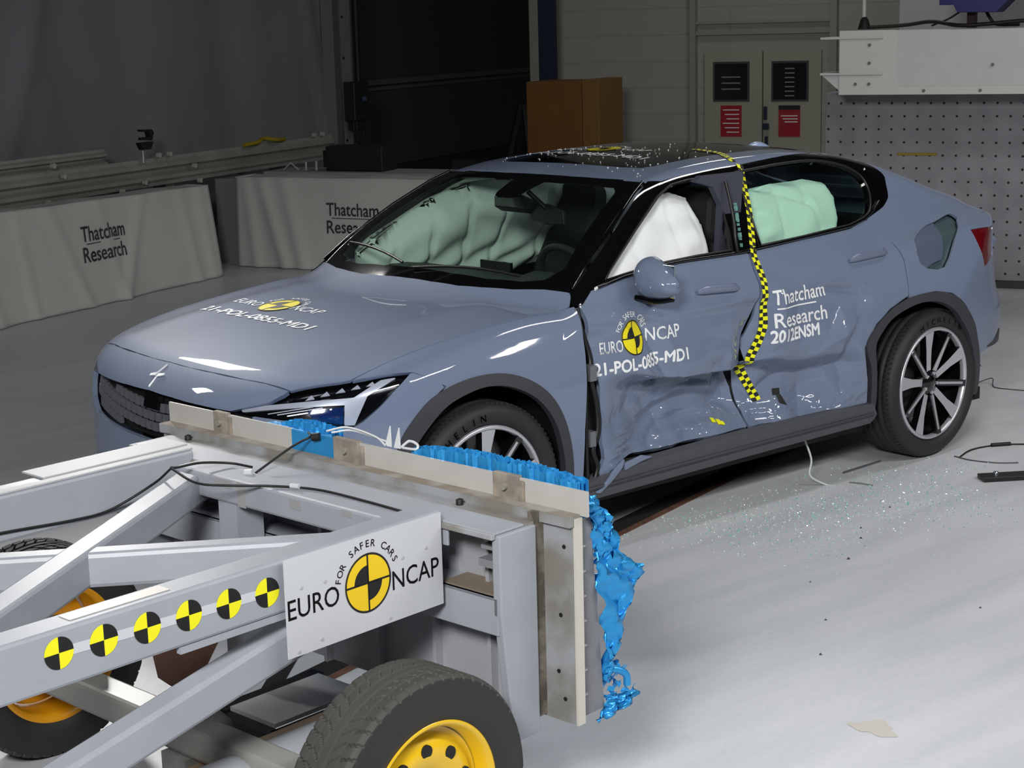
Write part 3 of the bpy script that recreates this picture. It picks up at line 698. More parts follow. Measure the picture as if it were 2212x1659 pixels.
def panel(name, mp, poly, holes, h, m, parent, th=.012, off=0.0, dent=False, par=False, smooth=True):
    setdent(dent)
    poly = poly if par else p3(poly, mp); holes = [hh if par else p3(hh, mp) for hh in holes]
    Q, T = cut_grid(poly, holes, h); O, D = mp.rays(Q); P, ok = shoot(O, D); N = grad(P)
    T = [t for t in T if ok[t[0]] and ok[t[1]] and ok[t[2]]]
    if not T: print('EMPTY PANEL', name); return None
    n0 = np.cross(P[T[0][1]]-P[T[0][0]], P[T[0][2]]-P[T[0][0]])
    flips = 0
    for t in T[::max(1, len(T)//50)]:
        nn = np.cross(P[t[1]]-P[t[0]], P[t[2]]-P[t[0]]); flips += 1 if nn@N[t[0]] < 0 else -1
    if flips > 0: T = [(t[0], t[2], t[1]) for t in T]
    P = P + N*off; k = len(P)
    ed = {}
    for t in T:
        for i in range(3):
            e = (t[i], t[(i+1) % 3]); ed[e] = 1
    bnd = [e for e in ed if (e[1], e[0]) not in ed]
    used = sorted({i for t in T for i in t}); mpv = {u: i for i, u in enumerate(used)}; n = len(used)
    P = P[used]; N = N[used]; T = [tuple(mpv[i] for i in t) for t in T]; bnd = [(mpv[a], mpv[b]) for a, b in bnd]
    vs = list(P) + list(P - N*th); nr = list(N) + list(-N); fs = list(T) + [(t[0]+n, t[2]+n, t[1]+n) for t in T]
    sm = [smooth]*len(fs)
    for a, b in bnd:
        q = len(vs); wn = np.cross(P[b]-P[a], N[a]); wn = wn/max(np.linalg.norm(wn), 1e-9)
        vs += [P[a], P[b], P[b]-N[b]*th, P[a]-N[a]*th]; nr += [wn]*4; fs.append((q+1, q, q+3, q+2)); sm.append(False)
    return obj_from(name, vs, fs, m, parent, None, sm, nr if smooth else None)
def surf(mp, Q, dent=False):
    setdent(dent); O, D = mp.rays(np.asarray(Q, float)); P, ok = shoot(O, D); return P, grad(P)
def onsurf(name, mp, fl, mats, parent, fn, lift=.0015, dent=False):     # flat artwork laid on the body
    Q = np.array([fn(x, y) for x, y in fl.v]); P, N = surf(mp, Q, dent)
    vs = [p+n*(lift+.0012*l) for p, n, l in zip(P, N, fl.l)]
    return obj_from(name, vs, fl.f, mats, parent, fl.m, True, N)
def subdiv_flat(fl, h):        # split long edges so artwork follows dents
    for _ in range(6):
        V2 = list(fl.v); L2 = list(fl.l); F2 = []; M2 = []; cache = {}; ch = False
        def mid(a, b):
            k = (min(a, b), max(a, b))
            if k not in cache:
                cache[k] = len(V2); V2.append(((V2[a][0]+V2[b][0])/2, (V2[a][1]+V2[b][1])/2)); L2.append(L2[a])
            return cache[k]
        for f_, m_ in zip(fl.f, fl.m):
            tris = [f_] if len(f_) == 3 else [(f_[0], f_[i], f_[i+1]) for i in range(1, len(f_)-1)]
            for t in tris:
                el = [math.hypot(V2[t[i]][0]-V2[t[(i+1) % 3]][0], V2[t[i]][1]-V2[t[(i+1) % 3]][1]) for i in range(3)]
                if max(el) > h:
                    i = el.index(max(el)); a, b, c = t[i], t[(i+1) % 3], t[(i+2) % 3]; q = mid(a, b); F2 += [(a, q, c), (q, b, c)]; M2 += [m_, m_]; ch = True
                else: F2.append(t); M2.append(m_)
        fl.v, fl.l, fl.f, fl.m = V2, L2, F2, M2
        if not ch: break
    return fl
# ------------------------------------------------------------ the car
M_paint = mat('blue_grey_paint', (109, 121, 145), rough=.6, metal=.0, coat=1.0, spec=.15)
M_gloss = mat('gloss_black', (7, 7, 9), rough=.06, coat=.6)
M_plastic = mat('dark_cladding', (52, 53, 58), rough=.55)
M_shell = mat('dark_inner', (14, 15, 17), rough=.6)
M_seal = mat('rubber_seal', (18, 18, 20), rough=.4)
M_chrome = mat('chrome', (225, 228, 232), rough=.12, metal=1.0)
M_ws = glass_mat('windscreen_glass', (.885, .965, .915), 0, 1.0)
M_gg = glass_mat('green_glass', (.865, .975, .915), 0, 1.0)
M_cabin = mat('cabin_dark', (30, 32, 34), rough=.7)
M_bag = mat('airbag_cloth', (232, 236, 238), rough=.85, bump=.25, bscale=14)
M_decalw = mat('decal_white', (232, 234, 236), rough=.5)
M_decaly = mat('decal_yellow', (232, 216, 20), rough=.45)
M_decalk = mat('decal_black', (18, 18, 18), rough=.5)
car = empty('car', (0, 0, 0))
tag(car, 'blue-grey fastback car with crushed left doors, yellow roundel and white test lettering', 'car')
def tp(x, y, dent=False):
    P, N = surf(Map('top'), [(x, y)], dent); return tuple(P[0])
def arc2(cx, cz, r, a0, a1, n): return [(cx+r*math.cos(math.radians(a0+(a1-a0)*i/n)), cz+r*math.sin(math.radians(a0+(a1-a0)*i/n))) for i in range(n+1)]
def yz(pts, a=-.92): return [(x, a, z) for x, z in pts]
ROOFY = .47
def shx(x, y): return x - (.13*min(max(y/.7, 0), 1)*(1-float(ss(1.3, 1.9, x))))
def sh2(P): return np.array([(shx(x, y), y) for x, y in P])
def sh3(P, s): return P if s < 0 else [(shx(x, abs(y)), y, z) for x, y, z in P]
# --- outlines, left side (mirrored for the right)
HL = [(-.800,-.490,.746),(-.727,-.628,.784),(-.66,-.671,.822),(-.58,-.735,.838),(-.488,-.792,.850),(-.39,-.835,.857),(-.286,-.874,.860),(-.359,-.884,.814),(-.426,-.879,.762),(-.492,-.862,.714),(-.524,-.85,.697),(-.569,-.828,.696),(-.613,-.797,.708),(-.694,-.722,.726),(-.756,-.618,.735)]
AFo = [(-.435,.24),(-.425,.36),(-.41,.50),(-.372,.625),(-.322,.695),(-.252,.753),(-.148,.791),(-.015,.809),(.115,.799),(.229,.757),(.319,.689),(.38,.601),(.42,.491),(.443,.367),(.446,.24)]
AFi = [(-.385,.24),(-.378,.36),(-.36,.48),(-.320,.59),(-.265,.66),(-.19,.718),(-.10,.750),(.02,.766),(.138,.745),(.25,.685),(.333,.59),(.38,.468),(.402,.35),(.406,.24)]
ARo = [(2.27,.24),(2.262,.36),(2.245,.50),(2.21,.60),(2.28,.69),(2.375,.745),(2.47,.775),(2.565,.790),(2.715,.790),(2.835,.762),(2.943,.684),(3.02,.60),(3.06,.52),(3.10,.42),(3.12,.30),(3.12,.24)]
ARi = [(2.305,.24),(2.30,.36),(2.285,.48),(2.27,.60),(2.32,.665),(2.40,.715),(2.555,.751),(2.70,.748),(2.819,.70),(2.914,.61),(2.975,.54),(3.03,.44),(3.065,.34),(3.07,.24)]
def sm2(P, n=4): return [(p.x, p.y) for p in curve_pts([(a[0], a[1], 0) for a in P], n)]
AFo_, AFi_, ARo_, ARi_ = sm2(AFo), sm2(AFi), sm2(ARo), sm2(ARi)
HOODF = [(-.745,0,.85),(-.745,-.14,.85),(-.735,-.279,.848),(-.713,-.455,.845),(-.688,-.56,.84),(-.66,-.671,.824)]
SHUT = [(-.488,-.792,.85),(-.33,-.784,.89),(-.158,-.778,.917),(.048,-.780,.944),(.245,-.786,.955),(.435,-.790,.968),(.545,-.796,.978)]
COWL = [(.600,-.755,1.03),(.555,-.65,1.03),(.493,-.534,1.035),(.44,-.40,1.037),(.406,-.292,1.037),(.385,-.15,1.04),(.378,0,1.042)]
g_ = .003
# hood
half = [(x, y) for x, y, z in HOODF] + [(-.60,-.715),(-.53,-.765)] + [(x, y+g_) for x, y, z in SHUT] + [(x-.01, y) for x, y, z in COWL]
kk = len(half)-len(COWL); hood_poly = half + [(shx(x, -y) if len(half)-1-i >= kk else x, -y) for i, (x, y) in enumerate(half[::-1])][1:-1]
hood = panel('hood', Map('top'), np.array(hood_poly), [], .0125, M_paint, car, th=.012, par=True)
# front bumper with grille opening and headlight openings
GR = [(-.845,0,.757),(-.845,.16,.755),(-.828,.36,.750),(-.795,.50,.745),(-.765,.585,.735),(-.775,.60,.70),(-.79,.58,.64),(-.815,.50,.595),(-.835,.42,.585),(-.86,.25,.577),(-.868,.08,.574),(-.87,0,.573)]
GRf = GR + [(x, -y, z) for x, y, z in GR[::-1]][1:-1]
bp = list(HOODF[:]) + [(-.58,-.735,.838),(-.488,-.792,.850),(-.39,-.838,.859),(-.286,-.878,.862),(-.22,-.905,.835),(-.165,-.915,.80)] + [(-.21,-.915,.772)] + yz(AFo[5:0:-1]) + [(-.43,-.89,.30),(-.44,-.86,.22),(-.6,-.76,.20),(-.72,-.6,.2),(-.80,-.35,.2),(-.82,0,.2)]
bpp = Map('nose').par(np.array(bp)); bpp[:6, 1] -= .004
bpf = np.concatenate([bpp, (bpp*[-1, 1])[::-1][1:-1]])
HLm = [(x, -y, z) for x, y, z in HL]
front = panel('front_bumper', Map('nose'), bpf, [Map('nose').par(np.array(GRf)), Map('nose').par(np.array(HL)), Map('nose').par(np.array(HLm))], .011, M_paint, car, th=.02, par=True)
NM = Map('nose')
# grille: dark backing with rows of blocks
back = panel('grille', NM, GRf, [], .02, M_shell, car, th=.01, off=-.045)
gp = NM.par(np.array(GRf)); t = MB()
def patch(mb, mp, q, off, th, m=0, dent=False):        # block standing on the surface over four parameter corners
    P, N = surf(mp, q, dent); a = P+N*(off+th); b = P+N*off; k = len(q)
    mb.add([tuple(v) for v in a]+[tuple(v) for v in b], [tuple(range(k)), tuple(range(2*k-1, k-1, -1))]+[((i+1) % k, i, k+i, k+(i+1) % k) for i in range(k)], m)
th0, th1 = gp[:, 0].min(), gp[:, 0].max(); ph_b, ph_t = gp[gp[:, 0].argsort()][len(gp)//2][1], gp[:, 1].max()
rows = 5
for r_ in range(rows):
    pz = [.738, .697, .656, .615, .58][r_]
    for c_ in range(-13, 14):
        yy = (c_+(.5 if r_ % 2 else 0))*.047
        a = math.atan2(-yy, .93); xx = .1-.95*math.cos(a); phc = math.atan2(pz-.1, .955-.02*abs(yy))
        q = np.array([(a-.018, phc-.015), (a+.018, phc-.015), (a+.015, phc+.012), (a-.015, phc+.012)])
        if sdf(np.array([[a, phc]]), gp)[0] > -.020: continue
        patch(t, NM, q, -.040, .016)
t.build('grille_block', mat('grille_satin', (84, 86, 93), rough=.45), back)
fl = Flat(); fl.add((np.array([(-.10,-.035),(.10,-.035),(.10,.035),(-.10,.035)]), [(0,1,2,3)]))
t = MB(); patch(t, NM, np.array([(-.055,.55),(.055,.55),(.055,.60),(-.055,.60)])*[1,1]+[-.0,-.0], -.035, .02); t.build('sensor_plate', M_gloss, back)
# lower lip
t = panel('bumper_lip', NM, [(-.79,0,.235),(-.785,-.3,.235),(-.72,-.56,.235),(-.60,-.73,.235),(-.43,-.86,.235),(-.43,-.86,.205),(-.62,-.74,.20),(-.80,-.3,.20),(-.82,0,.2),(-.80,.3,.2),(-.62,.74,.2),(-.43,.86,.205),(-.43,.86,.235),(-.60,.73,.235),(-.72,.56,.235),(-.785,.3,.235)], [], .02, M_plastic, front, th=.02, off=.01)
# emblem
t = MB()
for sx, sy in ((1, 1), (-1, -1)):
    def E_(u, v): return (-.035*sx*0, 0)
c0 = np.array([[0.0, math.atan2(.822-.1, .925)]])
def emb(u, v): return (u/.92, c0[0, 1]+v/.80)
pl = [(.004, .003), (-.006, .034), (.000, .038), (.010, .006), (.044, -.002), (.042, -.008), (.008, -.004)]
pl2 = [(-u, -v) for u, v in pl]
for pg in (pl, pl2): patch(t, NM, np.array([emb(-u, v) for u, v in pg]), .002, .004)
t.build('emblem', mat('emblem_silver', (215, 218, 224), rough=.35, metal=.2), front)
# fenders
fend = [(-.488,-.795,.85)] + [(x, y-g_, z-.001) for x, y, z in SHUT] + [(.560,-.802,.979),(.562,-.80,.975),(.535,-.87,.86),(.513,-.92,.70),(.498,-.92,.52),(.500,-.895,.30)] + [(.45,-.895,.29)] + yz(AFo[::-1][1:10], -.92) + [(-.155,-.916,.797),(-.215,-.907,.832),(-.280,-.880,.866),(-.39,-.838,.862)]
for s in (-1, 1):
    f = panel('fender', Map('diag', s), fend, [], .011, M_paint, car, th=.015)
# headlights
M_hlb = mat('lamp_black', (9, 10, 13), rough=.15); M_drl = mat('lamp_white_bar', (220, 224, 230), rough=.25, metal=.4); M_hlblue = mat('lamp_blue_lens', (18, 42, 92), rough=.08, coat=1)
M_lens = glass_mat('lamp_cover', (.96, .97, 1.0))
HLBAR = [(-.783,-.519,.763),(-.507,-.834,.802),(-.396,-.844,.854),(-.335,-.866,.859),(-.461,-.855,.803),(-.519,-.852,.702),(-.553,-.836,.705),(-.540,-.826,.778),(-.786,-.533,.749)]
HLBLUE = [(-.655,-.750,.766),(-.545,-.826,.771),(-.556,-.833,.708),(-.640,-.774,.728)]
for s in (-1, 1):
    ms = NM; fl_ = (lambda L: [(x, (y if s < 0 else -y), z) for x, y, z in L])
    hb = panel('headlight', ms, fl_(HL), [], .008, M_hlb, car, th=.02, off=-.030)
    panel('daytime_light', ms, fl_(HLBAR), [], .006, M_drl, hb, th=.012, off=-.016)
    panel('lens_block', ms, fl_(HLBLUE), [], .006, M_hlblue, hb, th=.012, off=-.014)
    t = MB()
    for k in range(3):
        a0 = -.735+.024*k; z0 = .750-.006*k
        q = fl_([(a0, -.63-.028*k, z0-.004), (a0+.13, -.735-.02*k, z0+.006), (a0+.13, -.735-.02*k, z0+.001), (a0, -.63-.028*k, z0-.008)])
        pq = ms.par(np.array(q)); patch(t, ms, pq if s > 0 else pq[::-1], -.016, .003)
    for k in range(5):
        xx = -.640+.047*k; yy = -.725-.027*k; zz = .800+.010*k
        q = fl_([(xx, yy, zz-.004), (xx+.028, yy-.02, zz), (xx+.024, yy-.006, zz+.018)])
        pq = ms.par(np.array(q)); patch(t, ms, pq if s > 0 else pq[::-1], -.020, .004)
    t.build('reflector_fins', M_drl, hb)
    panel('headlight_cover', ms, fl_([(x, y, z) for x, y, z in HL]), [], .008, M_lens, hb, th=.003, off=-.001)
# arch cladding, wells
for s in (-1, 1):
    for nm, o_, i_ in (('front_arch_trim', AFo_, AFi_), ('rear_arch_trim', ARo_, ARi_)):
        pol = np.array(o_ + i_[::-1]); panel(nm, Map('side', s), pol, [], .007, M_plastic, car, th=.03, off=.006, par=True)
    for cx in (0.01, 2.68):
        t = MB(); prof = arc2(cx, .37, .44, 200, -20, 22); vs = []
        for (x, z) in prof: vs += [(x, s*.50, z), (x, s*.885, z)]
        fs = [(2*i, 2*i+1, 2*i+3, 2*i+2) for i in range(22)]; t.add(vs, fs, 0, True)
        t.add([(cx, s*.50, .37)]+[(x, s*.50, z) for x, z in prof], [(0, i+1, i+2) for i in range(22)])
        t.build('wheel_well', M_shell, car)
# sills
M_sill = mat('sill_cladding', (72, 73, 78), rough=.5)
for s in (-1, 1):
    sl = np.array([(.445,.232),(.445,.30),(.56,.315),(.75,.335),(1.4,.345),(2.27,.335),(2.31,.28),(2.285,.243)])
    si = panel('sill', Map('side', s), sl, [], .02, M_sill, car, th=.05, off=.018, par=True)
    P, N = surf(Map('side', s), [(.46+1.82*k/12, .282+.006*k/12) for k in range(13)]); t = MB(); t.tube([tuple(p+n*.020) for p, n in zip(P, N)], .008, 8); t.build('sill_ridge', M_plastic, si)
# doors
FD = [(.585,-.86,1.010),(.582,-.86,.90),(.592,-.86,.80),(.612,-.86,.715),(.632,-.86,.66),(.632,-.87,.53),(.605,-.87,.45),(.612,-.87,.38),(.585,-.87,.33),(.60,-.87,.305),(.70,-.87,.352),(.782,-.84,.362),(.926,-.84,.352),(1.209,-.84,.350),(1.512,-.84,.345),(1.530,-.80,.40),(1.528,-.78,.50),(1.500,-.80,.60),(1.505,-.80,.64),(1.478,-.82,.69),(1.482,-.82,.74),(1.522,-.82,.80),(1.553,-.82,.87),(1.578,-.80,.95),(1.590,-.79,1.04),(1.592,-.77,1.074),(1.521,-.77,1.074),(1.35,-.77,1.079),(1.198,-.77,1.075),(1.06,-.77,1.070),(.85,-.77,1.050),(.67,-.78,1.025)]
RD = [(1.523,-.85,.345),(1.846,-.87,.338),(2.245,-.9,.338),(2.235,-.9,.45),(2.205,-.9,.60),(2.28,-.9,.697),(2.375,-.9,.752),(2.47,-.9,.782),(2.517,-.92,.795),(2.539,-.89,.874),(2.560,-.85,.952),(2.555,-.80,1.03),(2.52,-.76,1.09),(2.455,-.72,1.131),(2.313,-.74,1.106),(1.971,-.76,1.093),(1.646,-.77,1.079),(1.602,-.77,1.074),(1.600,-.79,1.04),(1.588,-.80,.95),(1.563,-.82,.87),(1.550,-.82,.80),(1.520,-.82,.74),(1.505,-.82,.70),(1.530,-.80,.62),(1.536,-.78,.50),(1.540,-.80,.40)]
def smooth_poly(P, n=3): return P
doorsL = {}
FDr = [(.565,-.86,.99)] + [(.540,-.86,.86),(.518,-.86,.70),(.503,-.86,.52),(.507,-.87,.345)] + FD[12:15] + [(1.53,-.8,.5),(1.56,-.82,.8)] + FD[23:]
RDr = RD[:18] + [(1.602,-.77,1.04),(1.57,-.82,.8),(1.54,-.8,.5)]
for s in (-1, 1):
    doorsL['front', s] = panel('front_door', Map('side', s), FD if s < 0 else FDr, [], .009 if s < 0 else .02, M_paint, car, th=.02 if s < 0 else .012, dent=s < 0)
    doorsL['rear', s] = panel('rear_door', Map('side', s), RD if s < 0 else RDr, [], .009 if s < 0 else .02, M_paint, car, th=.014, dent=s < 0)
fd, rd = doorsL['front', -1], doorsL['rear', -1]
t = MB()
for q in ([(.562,.262),(.600,.288),(.640,.330),(.700,.372),(.690,.340),(.640,.296),(.585,.256)], [(.700,.352),(.80,.368),(.86,.352),(.80,.345),(.745,.335),(.705,.325)]):
    patch(t, Map('side', -1), np.array(q), .012, .016)
t.each('torn_skirt', M_paint, fd, .004)
# added backing shell, dark so the panel gaps read as deep shade
for s in (-1, 1):
    sh = [(.40,-.9,.26),(.44,-.9,.5),(.40,-.9,.68),(.30,-.9,.82),(.45,-.9,.96),(.7,-.8,1.0),(2.5,-.8,1.06),(2.6,-.85,.92),(2.5,-.9,.82),(2.28,-.9,.74),(2.18,-.9,.60),(2.24,-.9,.36),(2.24,-.9,.26)]
    panel('gap_shell', Map('side', s), sh, [], .02, M_shell, car, th=.02, off=-.045, dent=s < 0)
# A pillar side of the opened door gap: hinges and torn seam
t = MB(); t.box(.545, .58, -.905, -.86, .70, .76, 1); t.box(.545, .575, -.90, -.86, .44, .50, 1)
t.tube(curve_pts([(.575, -.80, .97), (.575, -.83, .88), (.590, -.855, .78), (.578, -.87, .70), (.600, -.875, .60), (.598, -.885, .50), (.570, -.885, .42), (.588, -.89, .35), (.560, -.89, .28)]), .012, 8)
t.tube(curve_pts([(.560, -.81, .97), (.552, -.85, .85), (.545, -.875, .70), (.535, -.885, .50), (.54, -.885, .30)]), .009, 8)
t.each('door_seal', [M_seal, mat('hinge_steel', (120, 124, 130), rough=.4, metal=.5)], car)
# rear quarter with C pillar and roof side (one pressing)
def rail_pt(x): return tp(x, -ROOFY)
top_line = [rail_pt(x) for x in np.linspace(1.15, 3.45, 44)]
BO = [(1.190,-.588,1.385),(1.356,-.583,1.407),(1.55,-.58,1.419),(1.803,-.569,1.430),(2.07,-.551,1.443),(2.30,-.535,1.440),(2.492,-.525,1.420),(2.629,-.545,1.382),(2.731,-.589,1.318),(2.722,-.62,1.265),(2.70,-.652,1.215),(2.66,-.668,1.19),(2.614,-.682,1.171),(2.52,-.70,1.148),(2.455,-.716,1.131)]
Q1 = [(1.15, -ROOFY, top_line[0][2])] + top_line[1:] + [(3.49,-.55,1.09),(3.47,-.655,1.068),(3.415,-.752,1.03),(3.40,-.785,.93),(3.402,-.79,.80),(3.41,-.795,.65),(3.40,-.80,.51),(3.25,-.89,.475),(3.12,-.915,.455),(3.09,-.92,.44)] + yz(ARo[12:7:-1]) + yz([(2.62,.792),(2.565,.790),(2.52,.785)]) + [(2.522,-.915,.797),(2.544,-.89,.876),(2.566,-.85,.952),(2.562,-.80,1.03),(2.53,-.76,1.088)] + BO[::-1]
FU = [(2.711,-.797,1.019),(2.762,-.772,1.035),(2.816,-.75,1.048),(2.90,-.72,1.063),(2.988,-.708,1.074),(3.06,-.69,1.082),(3.123,-.674,1.090),(3.17,-.665,1.092),(3.195,-.67,1.085),(3.19,-.695,1.073),(3.149,-.715,1.060),(3.08,-.77,1.03),(3.004,-.814,1.000),(2.95,-.84,.96),(2.90,-.86,.92),(2.84,-.88,.885),(2.77,-.885,.880),(2.70,-.881,.895),(2.665,-.87,.925),(2.672,-.84,.965)]
TLp = [(3.158,-.792,1.026),(3.25,-.79,1.028),(3.33,-.785,1.026),(3.398,-.762,1.022),(3.392,-.785,.96),(3.36,-.81,.905),(3.24,-.864,.874),(3.182,-.879,.862),(3.166,-.84,.94)]
for s in (-1, 1):
    panel('quarter_panel', Map('diag', s), sh3(Q1, s), [FU, TLp] if s < 0 else [TLp], .0115, M_paint, car, th=.012)
    if s < 0:
        fc = panel('charge_port_recess', Map('diag', s), FU, [], .012, mat('port_green_grey', (62, 80, 84), rough=.35), car, th=.01, off=-.02)
        FF = [(2.711,-.797,1.019),(2.762,-.772,1.035),(2.816,-.75,1.048),(2.90,-.72,1.063),(2.985,-.708,1.072),(2.93,-.79,1.02),(2.885,-.84,.972),(2.84,-.868,.926),(2.754,-.872,.912),(2.70,-.881,.895),(2.665,-.87,.925),(2.672,-.84,.965)]
        panel('charge_port_flap', Map('diag', s), FF, [], .01, mat('flap_grey', (74, 84, 106), rough=.5, coat=.2), fc, th=.008, off=-.006)
# greenhouse blackout band and window openings, left and right
BOt = BO + [(2.313,-.738,1.106),(1.971,-.757,1.093),(1.646,-.768,1.079),(1.521,-.772,1.074),(1.198,-.769,1.075),(1.06,-.768,1.070),(.85,-.775,1.050),(.67,-.78,1.025)]
WF = [(1.555,-.60,1.392),(1.40,-.60,1.388),(1.30,-.604,1.378),(1.20,-.62,1.34),(1.0,-.68,1.22),(.80,-.75,1.09),(.755,-.77,1.053),(.863,-.769,1.066),(1.065,-.764,1.086),(1.295,-.766,1.094),(1.50,-.77,1.095),(1.52,-.74,1.15)]
WR = [(1.70,-.598,1.398),(1.86,-.598,1.405),(2.035,-.582,1.412),(2.25,-.57,1.408),(2.44,-.586,1.374),(2.54,-.60,1.325),(2.565,-.63,1.27),(2.545,-.67,1.21),(2.493,-.704,1.158),(2.42,-.72,1.138),(2.32,-.732,1.122),(1.975,-.754,1.106),(1.684,-.761,1.096),(1.69,-.7,1.2)]
def sm3(P, a, b, n=4): return P[:a] + [tuple(p) for p in curve_pts(P[a:b], n)] + P[b:]
WR = sm3(WR, 0, 11); WF = sm3(WF, 5, 6+0) if False else WF
BOt = sm3(BOt, 1, 15, 3)
def side_band(s):
    bo = [(.625,-.78,1.03),(.70,-.745,1.09),(.80,-.715,1.155),(.92,-.68,1.225),(1.04,-.64,1.30),(1.13,-.61,1.352)] + [(x, y, z) for x, y, z in BOt]
    bo = sh3(bo, s)
    return panel('window_surround', Map('side', s), bo, [sh3(WF, s), sh3(WR, s)], .010, M_gloss, car, th=.03, off=.001)
for s in (-1, 1):
    b_ = side_band(s)
    if s < 0:
        # outer frame lines
        for L, rr in ((WF, .006), (WR, .006)):
            P, N = surf(Map('side', s), p3(L + [L[0]], Map('side', s))); t = MB(); t.tube([tuple(p+n*.003) for p, n in zip(P, N)], rr, 8); t.build('window_seal', M_seal, b_)
        L = [(.70,-.78,1.031),(.85,-.775,1.056),(1.06,-.768,1.077),(1.198,-.769,1.082),(1.521,-.772,1.081),(1.60,-.77,1.083)]
        P, N = surf(Map('side', s), p3(L, Map('side', s))); t = MB(); t.tube([tuple(p+n*.006) for p, n in zip(P, N)], .007, 8)
        L = [(1.63,-.77,1.087),(1.971,-.757,1.100),(2.313,-.738,1.115),(2.44,-.716,1.135),(2.53,-.70,1.165),(2.60,-.70,1.20)]
        P, N = surf(Map('side', s), p3(L, Map('side', s))); t.tube([tuple(p+n*.006) for p, n in zip(P, N)], .007, 8); t.build('waist_trim', M_gloss, b_)
        panel('quarter_light_trim', Map('side', s), [(2.60,-.6,1.355),(2.655,-.6,1.345),(2.70,-.6,1.305),(2.69,-.65,1.235),(2.645,-.68,1.195),(2.595,-.69,1.185),(2.61,-.66,1.24)], [], .01, M_gloss, b_, th=.01, off=.006)
    panel('rear_side_glass', Map('side', s), WR, [], .02, M_gg, car, th=.003, off=-.012)
    if s > 0: panel('front_side_glass', Map('side', s), sh3(WF, s), [], .02, M_gg, car, th=.003, off=-.012)
# A pillars
for s in (-1, 1):
    ap = [(.560,-.80,.985),(.60,-.77,1.022),(.75,-.71,1.11),(.95,-.645,1.235),(1.10,-.60,1.335),(1.20,-.58,1.39),(1.235,-.592,1.388),(1.15,-.615,1.345),(1.04,-.655,1.28),(.92,-.70,1.20),(.80,-.735,1.125),(.70,-.77,1.062),(.63,-.795,1.015)]
    ap = [(.555,-.808,.985),(.585,-.765,1.025),(.72,-.715,1.10),(.92,-.65,1.22),(1.08,-.60,1.325),(1.195,-.570,1.395),(1.26,-.590,1.392),(1.12,-.635,1.325),(.98,-.685,1.235),(.82,-.74,1.13),(.68,-.785,1.04),(.60,-.812,.985)]
    ap = sh3(ap, s)
    a_ = panel('a_pillar', Map('diag', s), ap, [], .008, M_gloss, car, th=.03, off=.004)
    cb = [(.60,-.752,1.040),(.72,-.700,1.115),(.92,-.636,1.235),(1.08,-.588,1.34),(1.17,-.562,1.388)]
    P, N = surf(Map('diag', s), p3(sh3(cb, s), Map('diag', s))); t = MB(); t.tube([tuple(p+n*.006) for p, n in zip(P, N)], .007, 8); t.build('pillar_moulding', M_gloss, a_)
# windscreen: black border and glass
def tpoly(L): return np.array([(p[0], p[1]) for p in L])
WSO = [(x, y) for x, y, z in COWL] ; WSO = [(.595,-.757)] + WSO[1:]
wt = [(1.205,-.572),(1.165,-.48),(1.135,-.36),(1.115,-.2),(1.108,0)]
ws_half = [(x-.012, y) for x, y in WSO[::-1]] + [(.72,-.712),(.92,-.648),(1.08,-.598)] + wt
ws_out = np.array(ws_half + [(x, -y) for x, y in ws_half[::-1]][1:-1])
wi = [(.425,0),(.437,-.2),(.468,-.38),(.525,-.54),(.575,-.62),(.65,-.655),(.82,-.60),(.96,-.56),(1.06,-.52),(1.09,-.48),(1.07,-.35),(1.055,-.2),(1.05,-.09),(.93,-.07),(.90,-.05),(.90,0)]
ws_in = np.array(wi + [(x, -y) for x, y in wi[::-1]][1:-1])
ws_out = sh2(ws_out); ws_in = sh2(ws_in)
fr = panel('windscreen_border', Map('top'), ws_out, [ws_in], .012, M_gloss, car, th=.006, par=True, off=-.001)
panel('windscreen', Map('top'), ws_in*1.0, [], .014, M_ws, car, th=.004, par=True, off=-.001)
# cowl, wipers
t = MB()
for y0, y1, x0, x1 in ((.62, .10, .53, .425), (.02, -.52, .415, .535)):
    pts = [(x0+(x1-x0)*k/6, y0+(y1-y0)*k/6) for k in range(7)]
    P, N = surf(Map('top'), pts); t.tube([tuple(p+n*.008) for p, n in zip(P, N)], .006, 8)
t.each('wiper', M_seal, car)
# roof: painted skin with black glass panel
rw = [(1.212,-.572),(1.19,-.50),(1.16,-.42),(1.138,-.30),(1.122,-.2),(1.115,0)]
def rr_(x): return x
roof_half = [(x+.004, y) for x, y in rw[::-1] if abs(y) <= ROOFY] + [(1.178, -ROOFY)] + [(x, -ROOFY) for x in (1.4, 1.8, 2.2, 2.55)] + [(2.60, -.30), (2.62, 0)]
roof_out = np.array(roof_half + [(x, -y) for x, y in roof_half[::-1]][1:-1])
gl = [(1.262,0),(1.268,-.20),(1.285,-.33),(1.315,-.415),(1.37,-.438),(1.6,-.438),(2.0,-.435),(2.35,-.425),(2.50,-.40),(2.52,-.2),(2.525,0)]
glass_p = np.array(gl + [(x, -y) for x, y in gl[::-1]][1:-1])
roof_out = sh2(roof_out); glass_p = sh2(glass_p)
roof = panel('roof', Map('top'), roof_out, [glass_p], .014, M_paint, car, th=.015, par=True)
rgl = panel('roof_glass', Map('top'), glass_p, [], .02, glass_mat('roof_tinted_glass', (.52, .56, .58)), car, th=.006, par=True, off=-.001)
for s in (-1, 1):        # front corner of the roof side
    panel('roof_corner', Map('diag', s), sh3([(1.178,-.47,1.415),(1.19,-.50,1.412),(1.212,-.572,1.398),(1.19,-.588,1.388),(1.16,-.47,1.41),(1.15,-.46,1.415)], s), [], .008, M_paint, roof, th=.01)
